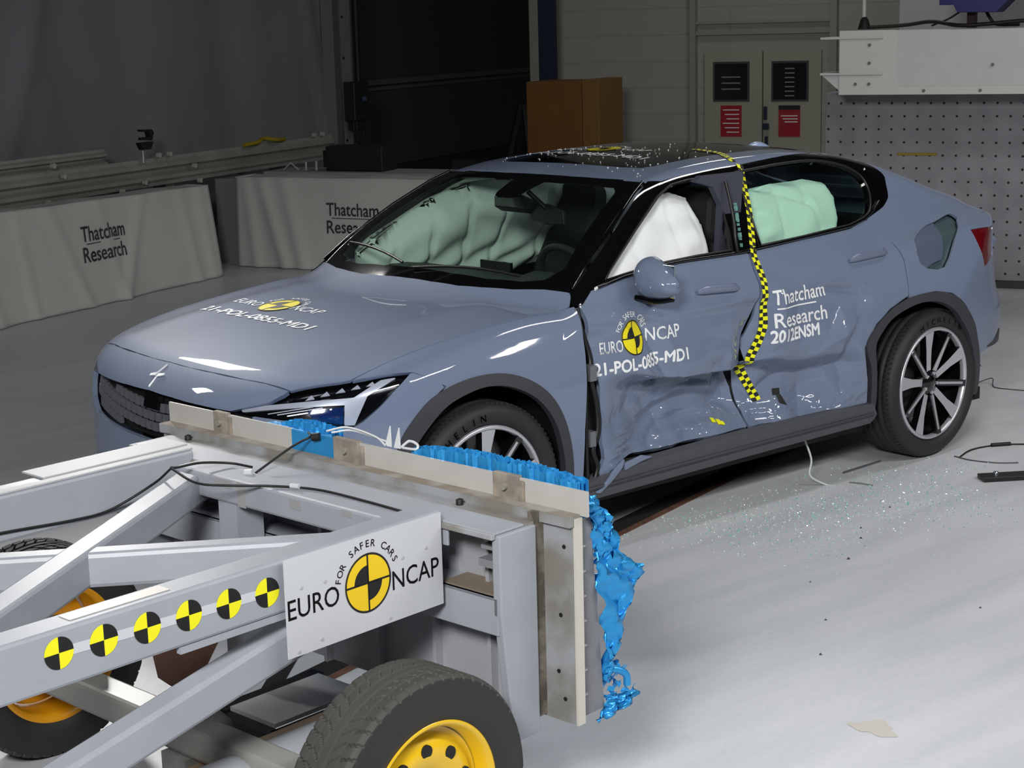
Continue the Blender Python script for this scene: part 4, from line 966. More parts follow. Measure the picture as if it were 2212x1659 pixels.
# rear glass, boot lid, rear bumper, tail lights
rg = [(2.63,0),(2.61,-.30),(2.56,-.46),(2.8,-.465),(3.05,-.465),(3.28,-.44),(3.32,-.2),(3.33,0)]
panel('rear_window', Map('top'), np.array(rg + [(x, -y) for x, y in rg[::-1]][1:-1]), [], .02, M_gloss, car, th=.006, par=True, off=-.002)
bl = [(3.335,0),(3.325,-.2),(3.285,-.44),(3.29,-.466),(3.447,-.466),(3.49,-.55),(3.485,-.645),(3.53,-.615),(3.60,-.545),(3.65,-.40),(3.675,-.2),(3.68,0)]
panel('tailgate', Map('top'), np.array(bl + [(x, -y) for x, y in bl[::-1]][1:-1]), [], .015, M_paint, car, th=.012, par=True)
TM = Map('tail')
rb = [(3.67,0,1.06),(3.66,-.25,1.06),(3.60,-.5,1.05),(3.50,-.66,1.04),(3.42,-.745,1.02),(3.405,-.782,.93),(3.407,-.788,.80),(3.415,-.793,.65),(3.40,-.80,.505),(3.5,-.72,.50),(3.58,-.6,.49),(3.66,-.3,.48),(3.68,0,.48)]
rbp = TM.par(np.array(rb)); rbf = np.concatenate([rbp, (rbp*[-1, 1])[::-1][1:-1]])
rbo = panel('rear_bumper', TM, rbf, [], .012, M_paint, car, th=.02, par=True)
for s in (-1, 1): panel('tail_light', Map('diag', s), TLp, [], .008, mat('tail_red', (96, 10, 18), rough=.1, coat=1), car, th=.02, off=-.005)
rl = [(3.115,-.91,.452),(3.25,-.88,.470),(3.40,-.80,.500),(3.5,-.72,.495),(3.58,-.6,.485),(3.66,-.3,.475),(3.68,0,.475),(3.66,0,.27),(3.60,-.4,.27),(3.40,-.74,.28),(3.20,-.86,.28),(3.128,-.89,.29)]
rlp = TM.par(np.array(rl)); rlf = np.concatenate([rlp, (rlp*[-1, 1])[::-1]])
panel('rear_valance', TM, rlf, [], .02, M_plastic, car, th=.02, par=True, off=.004)
# aerial fin
t = MB(); vs = []; fs = []
for i in range(13):
    u = i/12; x = 2.44+.20*u; h_ = .052*math.sin(math.pi*min(1, u*1.15)**.75) if u < .87 else .052*math.sin(math.pi*1.0005)+.02*(1-u)
    h_ = .05*(math.sin(u*math.pi)**.6)*(1 if u < .5 else 1)
    for k in range(9):
        a = math.pi*k/8; vs.append((x, .028*math.cos(a)*(math.sin(u*math.pi)**.5+.05), 1.425-.035*u+max(h_, .002)*math.sin(a)))
for i in range(12):
    for k in range(8): q = i*9+k; fs.append((q, q+1, q+10, q+9))
t.add(vs, fs, 0, True); t.build('roof_aerial', mat('aerial_paint', (150, 165, 200), rough=.3, coat=.8), car)
# door handles
M_dh = mat('handle_paint', (104, 114, 139), rough=.5, metal=.0, coat=1)
def handle(mpx, x0, x1, z0, z1, dent, parent, off=.025):
    t = MB(); n = 8; P, N = surf(mpx, [(x0+(x1-x0)*k/n, z0+(z1-z0)*k/n) for k in range(n+1)], dent)
    base = [p+nn*(off*(1 if 0 < k < n else .3)) for k, (p, nn) in enumerate(zip(P, N))]
    vs = []
    for k, p in enumerate(base):
        w = .017 if 0 < k < n else .009
        for a in range(10):
            an = 2*math.pi*a/10; vs.append(tuple(p + np.array([0, 0, 1])*w*math.sin(an) + N[k]*.010*math.cos(an)))
    fs = [(k*10+a, k*10+(a+1) % 10, (k+1)*10+(a+1) % 10, (k+1)*10+a) for k in range(n) for a in range(10)]
    t.add(vs, fs, 0, True); t.add(vs[:10], [tuple(range(9, -1, -1))]); t.add(vs[-10:], [tuple(range(10))])
    t.build('door_handle', M_dh, parent)
handle(Map('side', -1), 1.20, 1.44, .957, .947, True, fd)
handle(Map('side', -1), 2.19, 2.46, .978, .985, True, rd)
handle(Map('side', 1), 1.22, 1.44, .955, .96, False, doorsL['front', 1])
handle(Map('side', 1), 2.19, 2.42, .98, .985, False, doorsL['rear', 1])
# door mirrors
for s in (-1, 1):
    mr = empty('door_mirror', (.955, s*.90, 1.055), 0, car)
    vs = []; fs = []; NU_, NV_ = 28, 28
    for i in range(NU_+1):
        t_ = i/NU_; yy = .80+.21*t_; e = max(0, 1-abs(2*t_-1)**3.2)**.5
        top = 1.150-.085*t_**1.6; bot = .968+.022*t_; mid = (top+bot)/2; hh = (top-bot)/2*max(e, .02)
        for k in range(NV_+1):
            a = math.pi*k/NV_; dx = .115*e*(1-.35*t_)*math.sin(a)**.8
            vs.append((.930-.955-dx+.02*(1-t_), s*(yy-.90), mid+hh*math.cos(a)-1.055))
    for i in range(NU_):
        for k in range(NV_): q = i*(NV_+1)+k; fs.append((q, q+1, q+NV_+2, q+NV_+1) if s > 0 else (q, q+NV_+1, q+NV_+2, q+1))
    mh = obj_from('mirror_housing', vs, fs, M_paint, mr, None, True)
    md = mh.modifiers.new('s', 'SOLIDIFY'); md.thickness = .004
    t = MB(); t.box(-.035, -.03, s*-.085, s*.09, -.07, .06); t.build('mirror_glass', M_chrome, mr, .01)
    t = MB(); t.tube(curve_pts([(-.08, s*-.08, -.078), (-.05, s*.0, -.088), (-.02, s*.07, -.075)]), .013, 10); t.tube([(-.03, s*-.02, -.085), (-.02, s*-.07, -.10), (.02, s*-.14, -.105)], [.02, .028, .034], 12)
    t.build('mirror_arm', M_gloss, mr)
# cabin
t = MB(); t.box(-.3, 3.3, -.70, .70, .30, .42); t.box(-.55, .35, -.45, .45, .40, .80); t.box(2.45, 3.3, -.50, .50, .75, 1.04); t.build('cabin_floor', M_cabin, car)
vs = []; prof = [(.42, .80), (.45, .985), (.60, 1.005), (.80, 1.015), (.93, .995), (.98, .93), (.97, .70)]
t = MB()
for x, z in prof:
    for y in np.linspace(-.70, .70, 15): vs.append((x, y, z-.015*abs(y)+(.035 if .75 < x < .97 and -.52 < y < -.2 else 0)))
fs = [(i*15+j, i*15+j+1, (i+1)*15+j+1, (i+1)*15+j) for i in range(len(prof)-1) for j in range(14)]
t.add(vs, fs, 0, True); t.build('dashboard', mat('dash_grey', (50, 53, 52), rough=.6), car)
t = MB(); t.box(.84, .855, -.10, .10, .96, 1.055); t.build('centre_screen', M_gloss, car)
for s in (-1, 1):
    st = empty('front_seat', (1.27, s*.37, .42), 0, car)
    t = MB(); t.box(-.30, .25, -.25, .25, .02, .20); t.build('seat_cushion', M_cabin, st, .04)
    t = MB(); t.prism([(-.22, 0), (.22, 0), (.24, .35), (.17, .56), (-.17, .56), (-.24, .35)], (.22, 0, .15), (0, 1, 0), (.25, 0, .97), .13); t.build('seat_back', M_cabin, st, .04)
    t = MB(); t.prism([(-.10, 0), (.10, 0), (.145, .10), (.13, .25), (.07, .30), (-.07, .30), (-.13, .25), (-.145, .10)], (.345, 0, .62), (0, 1, 0), (.20, 0, .98), .09); t.build('headrest', M_cabin, st, .03)
t = MB(); n = 40; c = Vector((.95, -.37, .985)); ax = Vector((.90, 0, .42)).normalized(); e1 = Vector((0, 1, 0)); e2 = ax.cross(e1)
t.tube([c + (e1*math.cos(2*math.pi*k/n) + e2*math.sin(2*math.pi*k/n))*.175 for k in range(n+1)], .015, 10, cap=False)
t.tube([c, c-ax*.16], .05, 12); t.beam(c-e1*.17, c+e1*.17, .04, .02, 0, tuple(ax)); t.build('steering_wheel', M_cabin, car)
# inner mirror and camera block
t = MB(); P, N = surf(Map('top'), [(.99, 0), (1.0, -.10)]); p = P[0]
t.prism([(-.14, -.04), (.0, -.055), (.13, -.045), (.135, .02), (.0, .035), (-.13, .02)], (1.04, -.11, 1.255), (.18, 1, .02), (0, 0, 1), .02)
t.prism([(-.10, -.02), (.10, -.02), (.13, .05), (.0, .09), (-.13, .05)], (.96, .03, 1.285), (0, 1, 0), (.35, 0, .6), .05); t.tube([(1.02, -.02, 1.34), (1.05, -.10, 1.27)], .012, 8)
t.build('rear_view_mirror', mat('mirror_dark', (22, 24, 25), rough=.4), car, .006)
# airbags: curtain bags at the windows
def bag(name, mpx, poly, depth, off, seed, lab=None, h=.016, amp=.014, m=None):
    setdent(False); s_ = mpx.s; pp = p3(poly, mpx); Q, T = cut_grid(pp, [], h); O, D = mpx.rays(Q); P, ok = shoot(O, D); N = grad(P); d = -sdf(Q, pp)
    puff = depth*np.sqrt(np.clip(1-(1-np.clip(d/.10, 0, 1))**2, 0, 1))
    x, z = Q[:, 0], Q[:, 1]
    seam = 0
    for (c, k) in (((1.02, .0), (1.28, .05), (1.42, -.05)) if seed == 1 else ((1.96, .3), (2.2, -.2)) if seed == 2 else ((.74, .1), (.93, .05), (1.13, -.05), (1.33, .08), (1.6, 0))): seam = seam + np.exp(-((x-c-k*(z-1.2))/.012)**2)
    w = amp*(np.sin(x*23+seed+6*np.sin(z*9))*.5+np.sin(z*41+x*11+seed)*.25) - (.022 if seed == 3 else .009)*seam*np.clip(d/.05, 0, 1)
    if seed == 2: w = w+.010*np.exp(-((x-1.80)/.05)**2)*np.sin(z*95) - .03*np.exp(-((z-1.34+.35*(x-1.95))/.018)**2)*(x < 2.2)
    A = P + N*(off + puff*.5 + (w if seed < 3 else 0*w))[:, None]; Bk = P + N*(off - puff - (w if seed == 3 else 0*w))[:, None]; n = len(P)
    fs = list(T)+[(t_[0]+n, t_[2]+n, t_[1]+n) for t_ in T]
    ed = set((t_[i], t_[(i+1) % 3]) for t_ in T for i in range(3)); fs += [(a, b, b+n, a+n) for a, b in ed if (b, a) not in ed]
    o = obj_from(name, list(A)+list(Bk), fs, m or M_bag, car, None, True)
    if lab: o['label'] = lab
    return o
bag('curtain_airbag', Map('side', -1), [(.80,-.7,1.09),(.90,-.7,1.19),(1.05,-.7,1.32),(1.16,-.7,1.355),(1.35,-.7,1.385),(1.44,-.7,1.35),(1.475,-.7,1.24),(1.46,-.7,1.13),(1.42,-.7,1.09),(1.30,-.7,1.06),(1.0,-.7,1.04),(.78,-.7,1.02)], .06, -.085, 1, 'white inflated airbag in the open front window')
bag('curtain_airbag', Map('side', -1), [(1.66,-.7,1.345),(1.80,-.7,1.352),(2.0,-.7,1.365),(2.22,-.7,1.365),(2.36,-.7,1.34),(2.40,-.7,1.27),(2.36,-.7,1.17),(2.30,-.7,1.10),(2.1,-.7,1.07),(1.66,-.7,1.06)], .06, -.085, 2, 'airbag seen green through the rear side glass')
bag('curtain_airbag', Map('side', 1), [(.62,.7,1.02),(.60,.7,1.09),(.66,.7,1.15),(.80,.7,1.225),(.95,.7,1.31),(1.15,.7,1.37),(1.7,.7,1.385),(2.3,.7,1.35),(2.36,.7,1.1),(1.5,.7,.93),(1.1,.7,.88),(.80,.7,.90)], .13, -.07, 3, 'airbag along the far windows', amp=.02)
# B pillar inner trim visible through the front opening
t = MB(); t.prism([(1.50, 1.02), (1.62, 1.02), (1.66, 1.41), (1.40, 1.41), (1.36, 1.39), (1.47, 1.36), (1.52, 1.28)], (0, -.655, 0), (1, 0, 0), (0, 0, 1), .03)
t.build('pillar_trim', mat('pillar_cloth', (60, 62, 76), rough=.8), car)
t = MB(); t.tube(curve_pts([(1.53, -.70, 1.38), (1.535, -.735, 1.25), (1.52, -.765, 1.15), (1.525, -.775, 1.08)]), .007, 8)
rnd = random.Random(3)
for k in range(26):
    z = 1.10+.19*rnd.random(); t.box(1.534+.005*rnd.random(), 1.541+.005*rnd.random(), -.782+.2*(z-1.1)-.006, -.777+.2*(z-1.1), z, z+.005+.009*rnd.random(), 1)
t.build('broken_glass_edge', [M_seal, mat('shard_green', (110, 160, 150), rough=.1)], fd)
# wheels
M_tyre = mat('tyre_rubber', (34, 34, 37), rough=.62, bump=.1, bscale=60)
M_alu = mat('machined_alloy', (196, 198, 204), rough=.3, metal=.6); M_rimk = mat('rim_black', (12, 12, 14), rough=.2, coat=.5)
TP = [(.262, .085), (.275, .108), (.300, .121), (.322, .119), (.338, .108), (.3455, .096), (.350, .080), (.352, .066), (.346, .062), (.346, .056), (.352, .052), (.352, .028), (.345, .024), (.345, .016), (.352, .012), (.352, -.012), (.345, -.016), (.345, -.024), (.352, -.028), (.352, -.052), (.346, -.056), (.346, -.062), (.352, -.066), (.350, -.080), (.3455, -.096), (.338, -.108), (.322, -.119), (.300, -.121), (.275, -.108), (.262, -.085)]
def make_wheel(cx, cy, s, rot, steer=0.0, writing=False):
    ax = (0, s, 0)
    t = MB(); t.lathe(TP, (0, 0, 0), ax, 72)
    n = 72                        # shoulder blocks
    for k in range(90):
        a = 2*math.pi*k/90
        for sd in (1, -1):
            p0 = Vector((math.cos(a), 0, math.sin(a)))*.3455; p1 = Vector((math.cos(a+.012), 0, math.sin(a+.012)))*.3515
            tt = Vector((-math.sin(a), 0, math.cos(a)))
            y0 = s*sd*.0965; y1 = s*sd*.068
            t.add([p0+tt*.005+Vector((0, y0, 0)), p0-tt*.005+Vector((0, y0, 0)), p1-tt*.005+Vector((0, y1, 0)), p1+tt*.005+Vector((0, y1, 0)),
                   (p0+tt*.005)*1.012+Vector((0, y0, 0)), (p0-tt*.005)*1.012+Vector((0, y0, 0)), (p1-tt*.005)*1.004+Vector((0, y1, 0)), (p1+tt*.005)*1.004+Vector((0, y1, 0))], [(4,5,6,7),(0,4,7,3),(1,2,6,5),(0,1,5,4)], 0)
    w = t.build('wheel', M_tyre, car); w.location = (cx, cy, .352); w.rotation_euler = (0, 0, steer)
    if writing:
        fl = Flat(); fl.add(text_arc('MICHELIN', .288, math.radians(writing+34), math.radians(writing-34), .026, .02))
        vs = [(x*(1), s*.1225, y) for x, y in fl.v]; obj_from('tyre_lettering', vs, fl.f, mat('tyre_gloss_letter', (8, 8, 9), rough=.25), w)
    t = MB(); t.lathe([(.262, .085), (.262, .02), (.235, -.02), (.225, -.09), (.262, -.11)], (0, 0, 0), ax, 64, 1); t.lathe([(.001, .018), (.235, .0)], (0, 0, 0), ax, 64, 1)
    t.lathe([(.262, .085), (.267, .100), (.264, .108), (.256, .110), (.249, .106), (.249, .08)], (0, 0, 0), ax, 72, 0)
    t.build('rim', [M_alu, M_rimk], w); rim = w
    U = lambda a: Vector((math.cos(a), 0, math.sin(a)))
    for k in range(5):
        a = rot+2*math.pi*k/5; u = U(a); v = Vector((-math.sin(a), 0, math.cos(a))); n_ = Vector((0, s, 0))
        t = MB()
        def sec(r, w_, y): return [u*r-v*w_+n_*y, u*r+v*w_+n_*y]
        A = sec(.055, .016, .080)+sec(.16, .020, .092)+sec(.252, .033, .106); Bq = [p-n_*.035 for p in A]
        t.add(A+Bq, [(0,1,3,2),(2,3,5,4)], 0); t.add(A+Bq, [(6,8,9,7),(8,10,11,9),(0,2,8,6),(2,4,10,8),(1,7,9,3),(3,9,11,5),(0,6,7,1),(4,5,11,10)], 1)
        t.build('spoke', [M_alu, M_rimk], rim)
        a2 = a+math.pi/5; u = U(a2); v = Vector((-math.sin(a2), 0, math.cos(a2))); t = MB()
        t.beam(u*.06+n_*.070, u*.252+n_*.098, .030, .03, 1, tuple(v)); t.beam(u*.06+n_*.090, u*.252+n_*.108, .011, .008, 0, tuple(n_))
        t.build('thin_spoke', [M_alu, M_rimk], rim)
    t = MB(); t.lathe([(.0, .094), (.028, .094), (.034, .088), (.062, .080), (.066, .05)], (0, 0, 0), ax, 30, 1)
    for k in range(5):
        u = U(rot+2*math.pi*(k+.5)/5)*.048; t.tube([u+Vector((0, s*.07, 0)), u+Vector((0, s*.092, 0))], .009, 6, 0)
    t.build('hub_cap', [M_alu, M_rimk], rim)
    t = MB(); t.lathe([(.0, -.02), (.165, -.02), (.17, -.03), (.165, -.045), (.0, -.045)], (0, 0, 0), ax, 40); t.box(-.20, -.08, -.05, .02, -.09, .09, 1); t.build('brake_disc', [mat('brake_steel', (90, 90, 92), rough=.4, metal=.6), M_seal], w)
    return w
make_wheel(0.02, -.805, -1, math.radians(88), 0.0, writing=125)
make_wheel(2.735, -.805, -1, math.radians(100), 0.02, writing=85)
make_wheel(0.0, .80, 1, .3); make_wheel(2.735, .80, 1, .8)
t = MB(); t.box(-.5, 3.3, -.78, .78, .17, .23); t.build('underbody', M_shell, car)
# --- lettering on the body
def logo(fl, cx, cy, r, mk_white, h=.05, wE=.16, arc=True):
    roundel(fl, cx, cy, r, 1, 2, 0)
    fl.add(text_fit('EURO', wE, h, .0), mk_white, cx-r-wE-.008, cy-h*.95); fl.add(text_fit('NCAP', wE*1.12, h, .0), mk_white, cx+r+.008, cy-h*.35)
    if arc: fl.add(text_arc('FOR SAFER CARS', r*1.18, math.radians(168), math.radians(12), h*.42, .0), mk_white, cx, cy)
DM = [M_decalw, M_decalk, M_decaly]
fl = Flat(); logo(fl, 0, 0, .090, 0, .055, .175); fl.add(text_fit('21-POL-0855-MD1', .78, .056, .02), 0, -.31, -.19); subdiv_flat(fl, .02)
onsurf('bonnet_lettering', Map('top'), fl, DM, hood, lambda u, v: (-.10+v, .25-u), lift=.0028)
fl = Flat(); roundel(fl, 0, 0, .068, 1, 2, 0)
fl.add(text_fit('EURO', .105, .044, .01), 0, -.170, -.045); fl.add(text_fit('NCAP', .168, .050, .01), 0, .090, -.028)
fl.add(text_arc('FOR SAFER CARS', .080, math.radians(160), math.radians(20), .020, .0), 0); fl.add(text_fit('21-POL-0855-MD1', .50, .046, .03), 0, -.205, -.126); subdiv_flat(fl, .012)
onsurf('door_lettering', Map('side', -1), fl, DM, fd, lambda u, v: (.812+u, .832+v), dent=True, lift=.002)
fl = Flat(); fl.add(text_fit('Thatcham', .355, .060, .012), 0, 0, .160); fl.add(text_fit('Research', .335, .060, .012), 0, .005, .063)
fl.add((np.array([(.02, .139), (.28, .139), (.28, .145), (.02, .145)]), [(0,1,2,3)])); fl.add(text_fit('2012ENSM', .300, .050, .035), 0, -.015, .0); subdiv_flat(fl, .015)
onsurf('door_lettering', Map('side', -1), fl, DM, rd, lambda u, v: (1.640+u, .695+v), dent=True, lift=.002)
fl = Flat(); logo(fl, 0, 0, .085, 0, .055, .17); fl.add(text_fit('21-POL-0855-MD1', .74, .056, .02), 0, -.31, -.19); subdiv_flat(fl, .03)
onsurf('roof_lettering', Map('top'), fl, DM, rgl, lambda u, v: (1.63+v, .14-u))
# checkered tape over roof and down the centre post
TAPE1 = [(1.80,-.26),(1.80,-.33),(1.798,-.40),(1.775,-.46),(1.75,-.50),(1.735,-.54),(1.73,-.565)]
TAPE2 = [(1.755,1.425),(1.735,1.375),(1.715,1.31),(1.692,1.234),(1.664,1.171),(1.632,1.095),(1.618,1.057),(1.622,1.024),(1.617,.974),(1.600,.919),(1.600,.842),(1.602,.78),(1.585,.727),(1.562,.673),(1.545,.615),(1.575,.545),(1.60,.50),(1.625,.46),(1.640,.418)]
def tape(mpx, pts, wd, name, dent, parent, start=0):
    C_ = curve_pts([(p[0], p[1], 0) for p in pts], 10); L = [0]
    for a, b in zip(C_, C_[1:]): L.append(L[-1]+(b-a).length)
    step = .0165; n = int(L[-1]/step); rows = []
    for k in range(n+1):
        d = k*step; i = max(j for j in range(len(L)) if L[j] <= d+1e-9); i = min(i, len(C_)-2); f = (d-L[i])/(L[i+1]-L[i]); p = C_[i].lerp(C_[i+1], f); tg = (C_[i+1]-C_[i]).normalized(); nn = Vector((-tg.y, tg.x, 0))
        rows.append([(p.x+nn.x*w_, p.y+nn.y*w_) for w_ in (-wd, 0, wd)])
    Q = [q for r in rows for q in r]; P, N = surf(mpx, Q, dent); vs = [p+nn*.0035 for p, nn in zip(P, N)]; fs = []; fm = []
    for k in range(n):
        for j in range(2): q = k*3+j; fs.append((q, q+1, q+4, q+3)); fm.append((k+j) % 2)
    return obj_from(name, vs, fs, [mat('tape_yellow', (236, 236, 20), rough=.4), M_decalk], parent, fm, True)
tape(Map('top'), TAPE1, .0165, 'checkered_tape', False, car)
tape(Map('side', -1), TAPE2, .0175, 'checkered_tape', True, car)
# ------------------------------------------------------------ the impact trolley
M_steel = mat('painted_steel', (151, 156, 165), rough=.42, noise=.05, nscale=6, bump=.05, bscale=30)
M_steel2 = mat('painted_steel_worn', (148, 151, 156), rough=.5, dirt=(122, 120, 114), nscale=7)
M_dirty = mat('dirty_ledge', (160, 157, 152), rough=.8, dirt=(134, 124, 112), nscale=11)
M_strip = mat('aluminium_strip', (186, 184, 180), rough=.45, metal=.15, noise=.04, nscale=10)
M_brack = mat('stained_bracket', (150, 140, 128), rough=.7, dirt=(124, 117, 108), nscale=20)
M_sign = mat('sign_board', (192, 195, 202), rough=.35)
M_tray = mat('tray_white', (205, 205, 205), rough=.25, noise=.06, nscale=5)
M_wood = mat('plank', (172, 148, 124), rough=.7, noise=.12, nscale=6)
M_rust = mat('rusty_guard', (66, 44, 34), rough=.75, noise=.25, nscale=9)
M_blue = mat('blue_foil', (48, 150, 214), rough=.32, metal=.45, bump=.35, bscale=22)
M_perf = mat('grey_honeycomb', (118, 120, 126), rough=.6, noise=.1, nscale=30)
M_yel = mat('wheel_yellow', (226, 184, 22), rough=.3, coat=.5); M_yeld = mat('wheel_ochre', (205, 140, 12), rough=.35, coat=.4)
tro = empty('impact_trolley', (-1.10, -2.63, 0), math.radians(6.5))
tag(tro, 'pale grey welded steel crash trolley with yellow wheels, roundel sign and blue crushed face', 'trolley')
W_ = 1.68
# load plate and its edge
t = MB(); t.box(-.03, -.004, .004, W_, .328, .865); t.build('impact_plate', M_steel2, tro)
t = MB(); t.box(-.026, .001, -.003, .004, .325, .864); t.build('plate_edge_strip', mat('edge_cream', (192, 189, 180), rough=.5), tro)
t = MB(); t.box(-.045, -.003, .0, W_, .845, .871); lg = t.build('top_ledge', M_steel2, tro); t = MB(); t.box(-.043, -.0045, .002, W_-.002, .8712, .8722); t.build('ledge_dirt', M_dirty, lg)
segs = [(-.024, .199), (.287, .799), (.903+.187, 1.383), (1.448, W_)]
t = MB()
for a, b in segs: t.box(-.004, .003, a, b, .868, .932)
t.each('aluminium_strip', M_strip, tro)
for a, b in ((.199, .287), (.799, .903), (1.383, 1.448)):
    t = MB(); t.box(-.012, .006, a, b, .862, .937); t.box(-.012, .006, a-.018, a, .862, .925)
    k = t.build('clamp_bracket', M_brack, tro, .002); t = MB(); t.tube([(-.012, (a+b)/2, .905), (-.022, (a+b)/2, .905)], .010, 8); t.build('bracket_bolt', mat('bolt_steel', (170, 166, 150), rough=.4, metal=.5), k)
# brown strip added to give the dark tone of the gap between box and plate
t = MB(); t.box(-.064, -.03, .098, .12, .335, .872); t.build('gap_strip', mat('gap_brown', (116, 110, 100), rough=.85, dirt=(78, 72, 64), nscale=25), tro)
t = MB()
for z, dy in ((.845, .05), (.61, .045), (.46, .055), (.39, .035), (.79, .03)): t.tube([(-.031, dy, z), (-.033, dy, z)], .0055, 8)
t.each('plate_hole', M_blk, tro)
# front box frame: near and far posts, cross shelves, back wall
t = MB()
for y0, y1 in ((.088, .115), (1.575, 1.60)):
    t.prism([(-.20, .64), (-.20, .845), (-.068, .845), (-.068, .30), (-.165, .30)], (0, y1, 0), (1, 0, 0), (0, 0, 1), y1-y0)
t.each('side_post', M_steel, tro, .004)
t = MB()
t.box(-.205, -.10, .10, 1.58, .838, .852); t.box(-.205, -.198, .26, 1.58, .79, .845)
t.box(-.20, -.188, .10, 1.58, .588, .684); t.box(-.20, -.10, .10, 1.58, .676, .684)
t.each('front_crossmember', M_steel, tro, .002)
t = MB(); t.box(-.19, -.10, .115, .30, .6845, .688); t.build('shelf_dust', mat('dust_brown', (122, 110, 96), rough=.9), tro)
t = MB(); t.box(-.10, -.085, .10, 1.58, .32, .84)
for y in (.20, .40, .62, .84, 1.06, 1.28, 1.48): t.box(-.125, -.10, y, y+.012, .32, .84)
t.build('back_wall', mat('grey_steel_panel', (150, 152, 158), rough=.55, noise=.05), tro)  # plain grey panel with faint tone variation
t = MB(); t.box(-.17, -.11, .13, .19, .745, .765); t.tube([(-.14, .145, .70), (-.14, .145, .745)], .006, 8); t.tube([(-.14, .165, .70), (-.14, .165, .745)], .006, 8)
t.box(-.165, -.12, .135, .185, .79, .80); t.tube([(-.14, .15, .80), (-.14, .15, .815)], .012, 8)
t.each('latch_fitting', mat('fitting_grey', (120, 122, 126), rough=.5), tro)
# beam across behind the box, top boards
t = MB(); t.box(-.305, -.215, .36, 1.24, .79, .862); t.build('cross_beam', M_steel, tro, .008)
t = MB(); t.box(-.215, -.045, .10, 1.60, .835, .850); t.build('top_board', M_steel2, tro, .003)
t = MB()
for y0, y1, z0, z1 in ((.985, 1.06, .835, .858), (.93, .965, .79, .86), (.70, .745, .825, .85), (.50, .54, .842, .858)): t.box(-.3065, -.305, y0, y1, z0, z1)
t.each('bare_patch', mat('grey_patch', (150, 150, 152), rough=.5), tro)
t = MB()
for y in (1.50, .35): t.lathe([(.010, 0), (.010, .014), (.0, .018)], (-.07, y, .85), (0, 0, 1), 10)
t.each('stud', M_blk, tro)
# long rails
def rail(y0, y1, name):
    t = MB(); t.box(-3.95, -.20, y0, y1, .750, .877); return t.build(name, M_steel, tro, .008)
rl_ = rail(.285, .368, 'side_rail')
rf_ = rail(1.295, 1.40, 'side_rail')
t = MB(); t.box(-.66, -.18, 1.35, 1.46, .8775, .8835); t.box(-2.5, -.2, 1.30, 1.335, .877, .883); t.build('rail_capping', mat('capping_paint', (168, 171, 176), rough=.5), rf_, .002)
t = MB(); t.box(-1.25, -1.0, .31, .35, .8775, .879); t.build('rail_label', mat('cream_label', (190, 186, 180), rough=.4), rl_)
# X bracing
t = MB(); t.beam((-.22, 1.233, .805), (-1.70, .317, .805), .075, .09); a_ = t.build('diagonal_brace', M_steel, tro, .010)
t = MB(); t.beam((-.34, .33, .803), (-1.52, 1.31, .803), .066, .088); t.build('diagonal_brace', M_steel, tro, .012)
t = MB(); t.beam((-.60, .335, .675), (-1.95, .335, .375), .07, .085); t.build('lower_brace', M_steel, tro, .010)
t = MB(); t.box(-1.0, -.62, .285, .30, .735, .750); t.beam((-.66, .34, .74), (-.66, .34, .70), .06, .06); t.build('gusset', M_steel, tro)
# uprights and rear members so the frame stands as one
t = MB()
for x in (-1.85, -3.7): t.box(x, x+.08, .29, .38, .42, .76); t.box(x, x+.08, 1.30, 1.39, .42, .76)
t.box(-3.9, -3.82, .38, 1.30, .76, .86); t.box(-1.90, -1.82, .38, 1.30, .76, .86); t.box(-3.60, -3.50, .20, 1.50, .28, .36); t.box(-3.59, -3.51, .30, .36, .36, .75); t.box(-3.59, -3.51, 1.31, 1.37, .36, .75)
t.build('rear_frame', M_steel, tro, .006)
# deck plate visible between bracing far side
t = MB(); t.box(-1.30, -1.08, 1.10, 1.28, .64, .66); t.build('inner_tray', M_strip, tro)
t = MB(); t.box(-.30, -.21, .98, 1.06, .33, .79); t.each('inner_post', M_steel, tro)
# axle, tray, plank, guard
t = MB(); t.beam((-.66, .22, .31), (-.66, 1.50, .31), .09, .08); t.build('axle_beam', mat('bare_steel', (148, 148, 145), rough=.4, metal=.1), tro, .012)
t = MB(); t.box(-.69, -.60, 1.20, 1.32, .36, .43); t.each('axle_mount', M_steel2, tro, .006)
t = MB(); t.prism([(-.72, .57), (-.50, .57), (-.50, .53), (-.585, .42), (-.60, .405), (-.64, .40), (-.70, .455)], (0, .82, 0), (1, 0, 0), (0, 0, 1), .02)
t.box(-.70, -.52, .80, .86, .56, .60); t.build('guard_plate', M_rust, tro)
t = MB(); t.box(-.40, -.085, .74, .93, .24, .252); t.build('ballast_tray', M_tray, tro)
t = MB(); t.box(-.42, -.06, .93, .98, .22, .245); t.box(-.44, -.40, .72, .98, .22, .24); t.box(-.42, -.06, .70, .735, .20, .24); t.build('tray_frame', M_blk, tro)
t = MB(); t.beam((-.05, .665, .235), (-2.4, .645, .235), .09, .03); t.build('plank', M_wood, tro)
t = MB(); t.tube([(-.10, .50, .25), (-1.6, .50, .25)], .085, 24); t.build('tank', mat('tank_grey', (150, 154, 160), rough=.3), tro)
t = MB(); t.lathe([(.03, 0), (.075, 0), (.075, .05), (.03, .05)], (-.62, .72, .28), (0, 1, .3), 20); t.box(-.72, -.60, .70, .80, .22, .27); t.build('clamp_ring', M_steel2, tro)
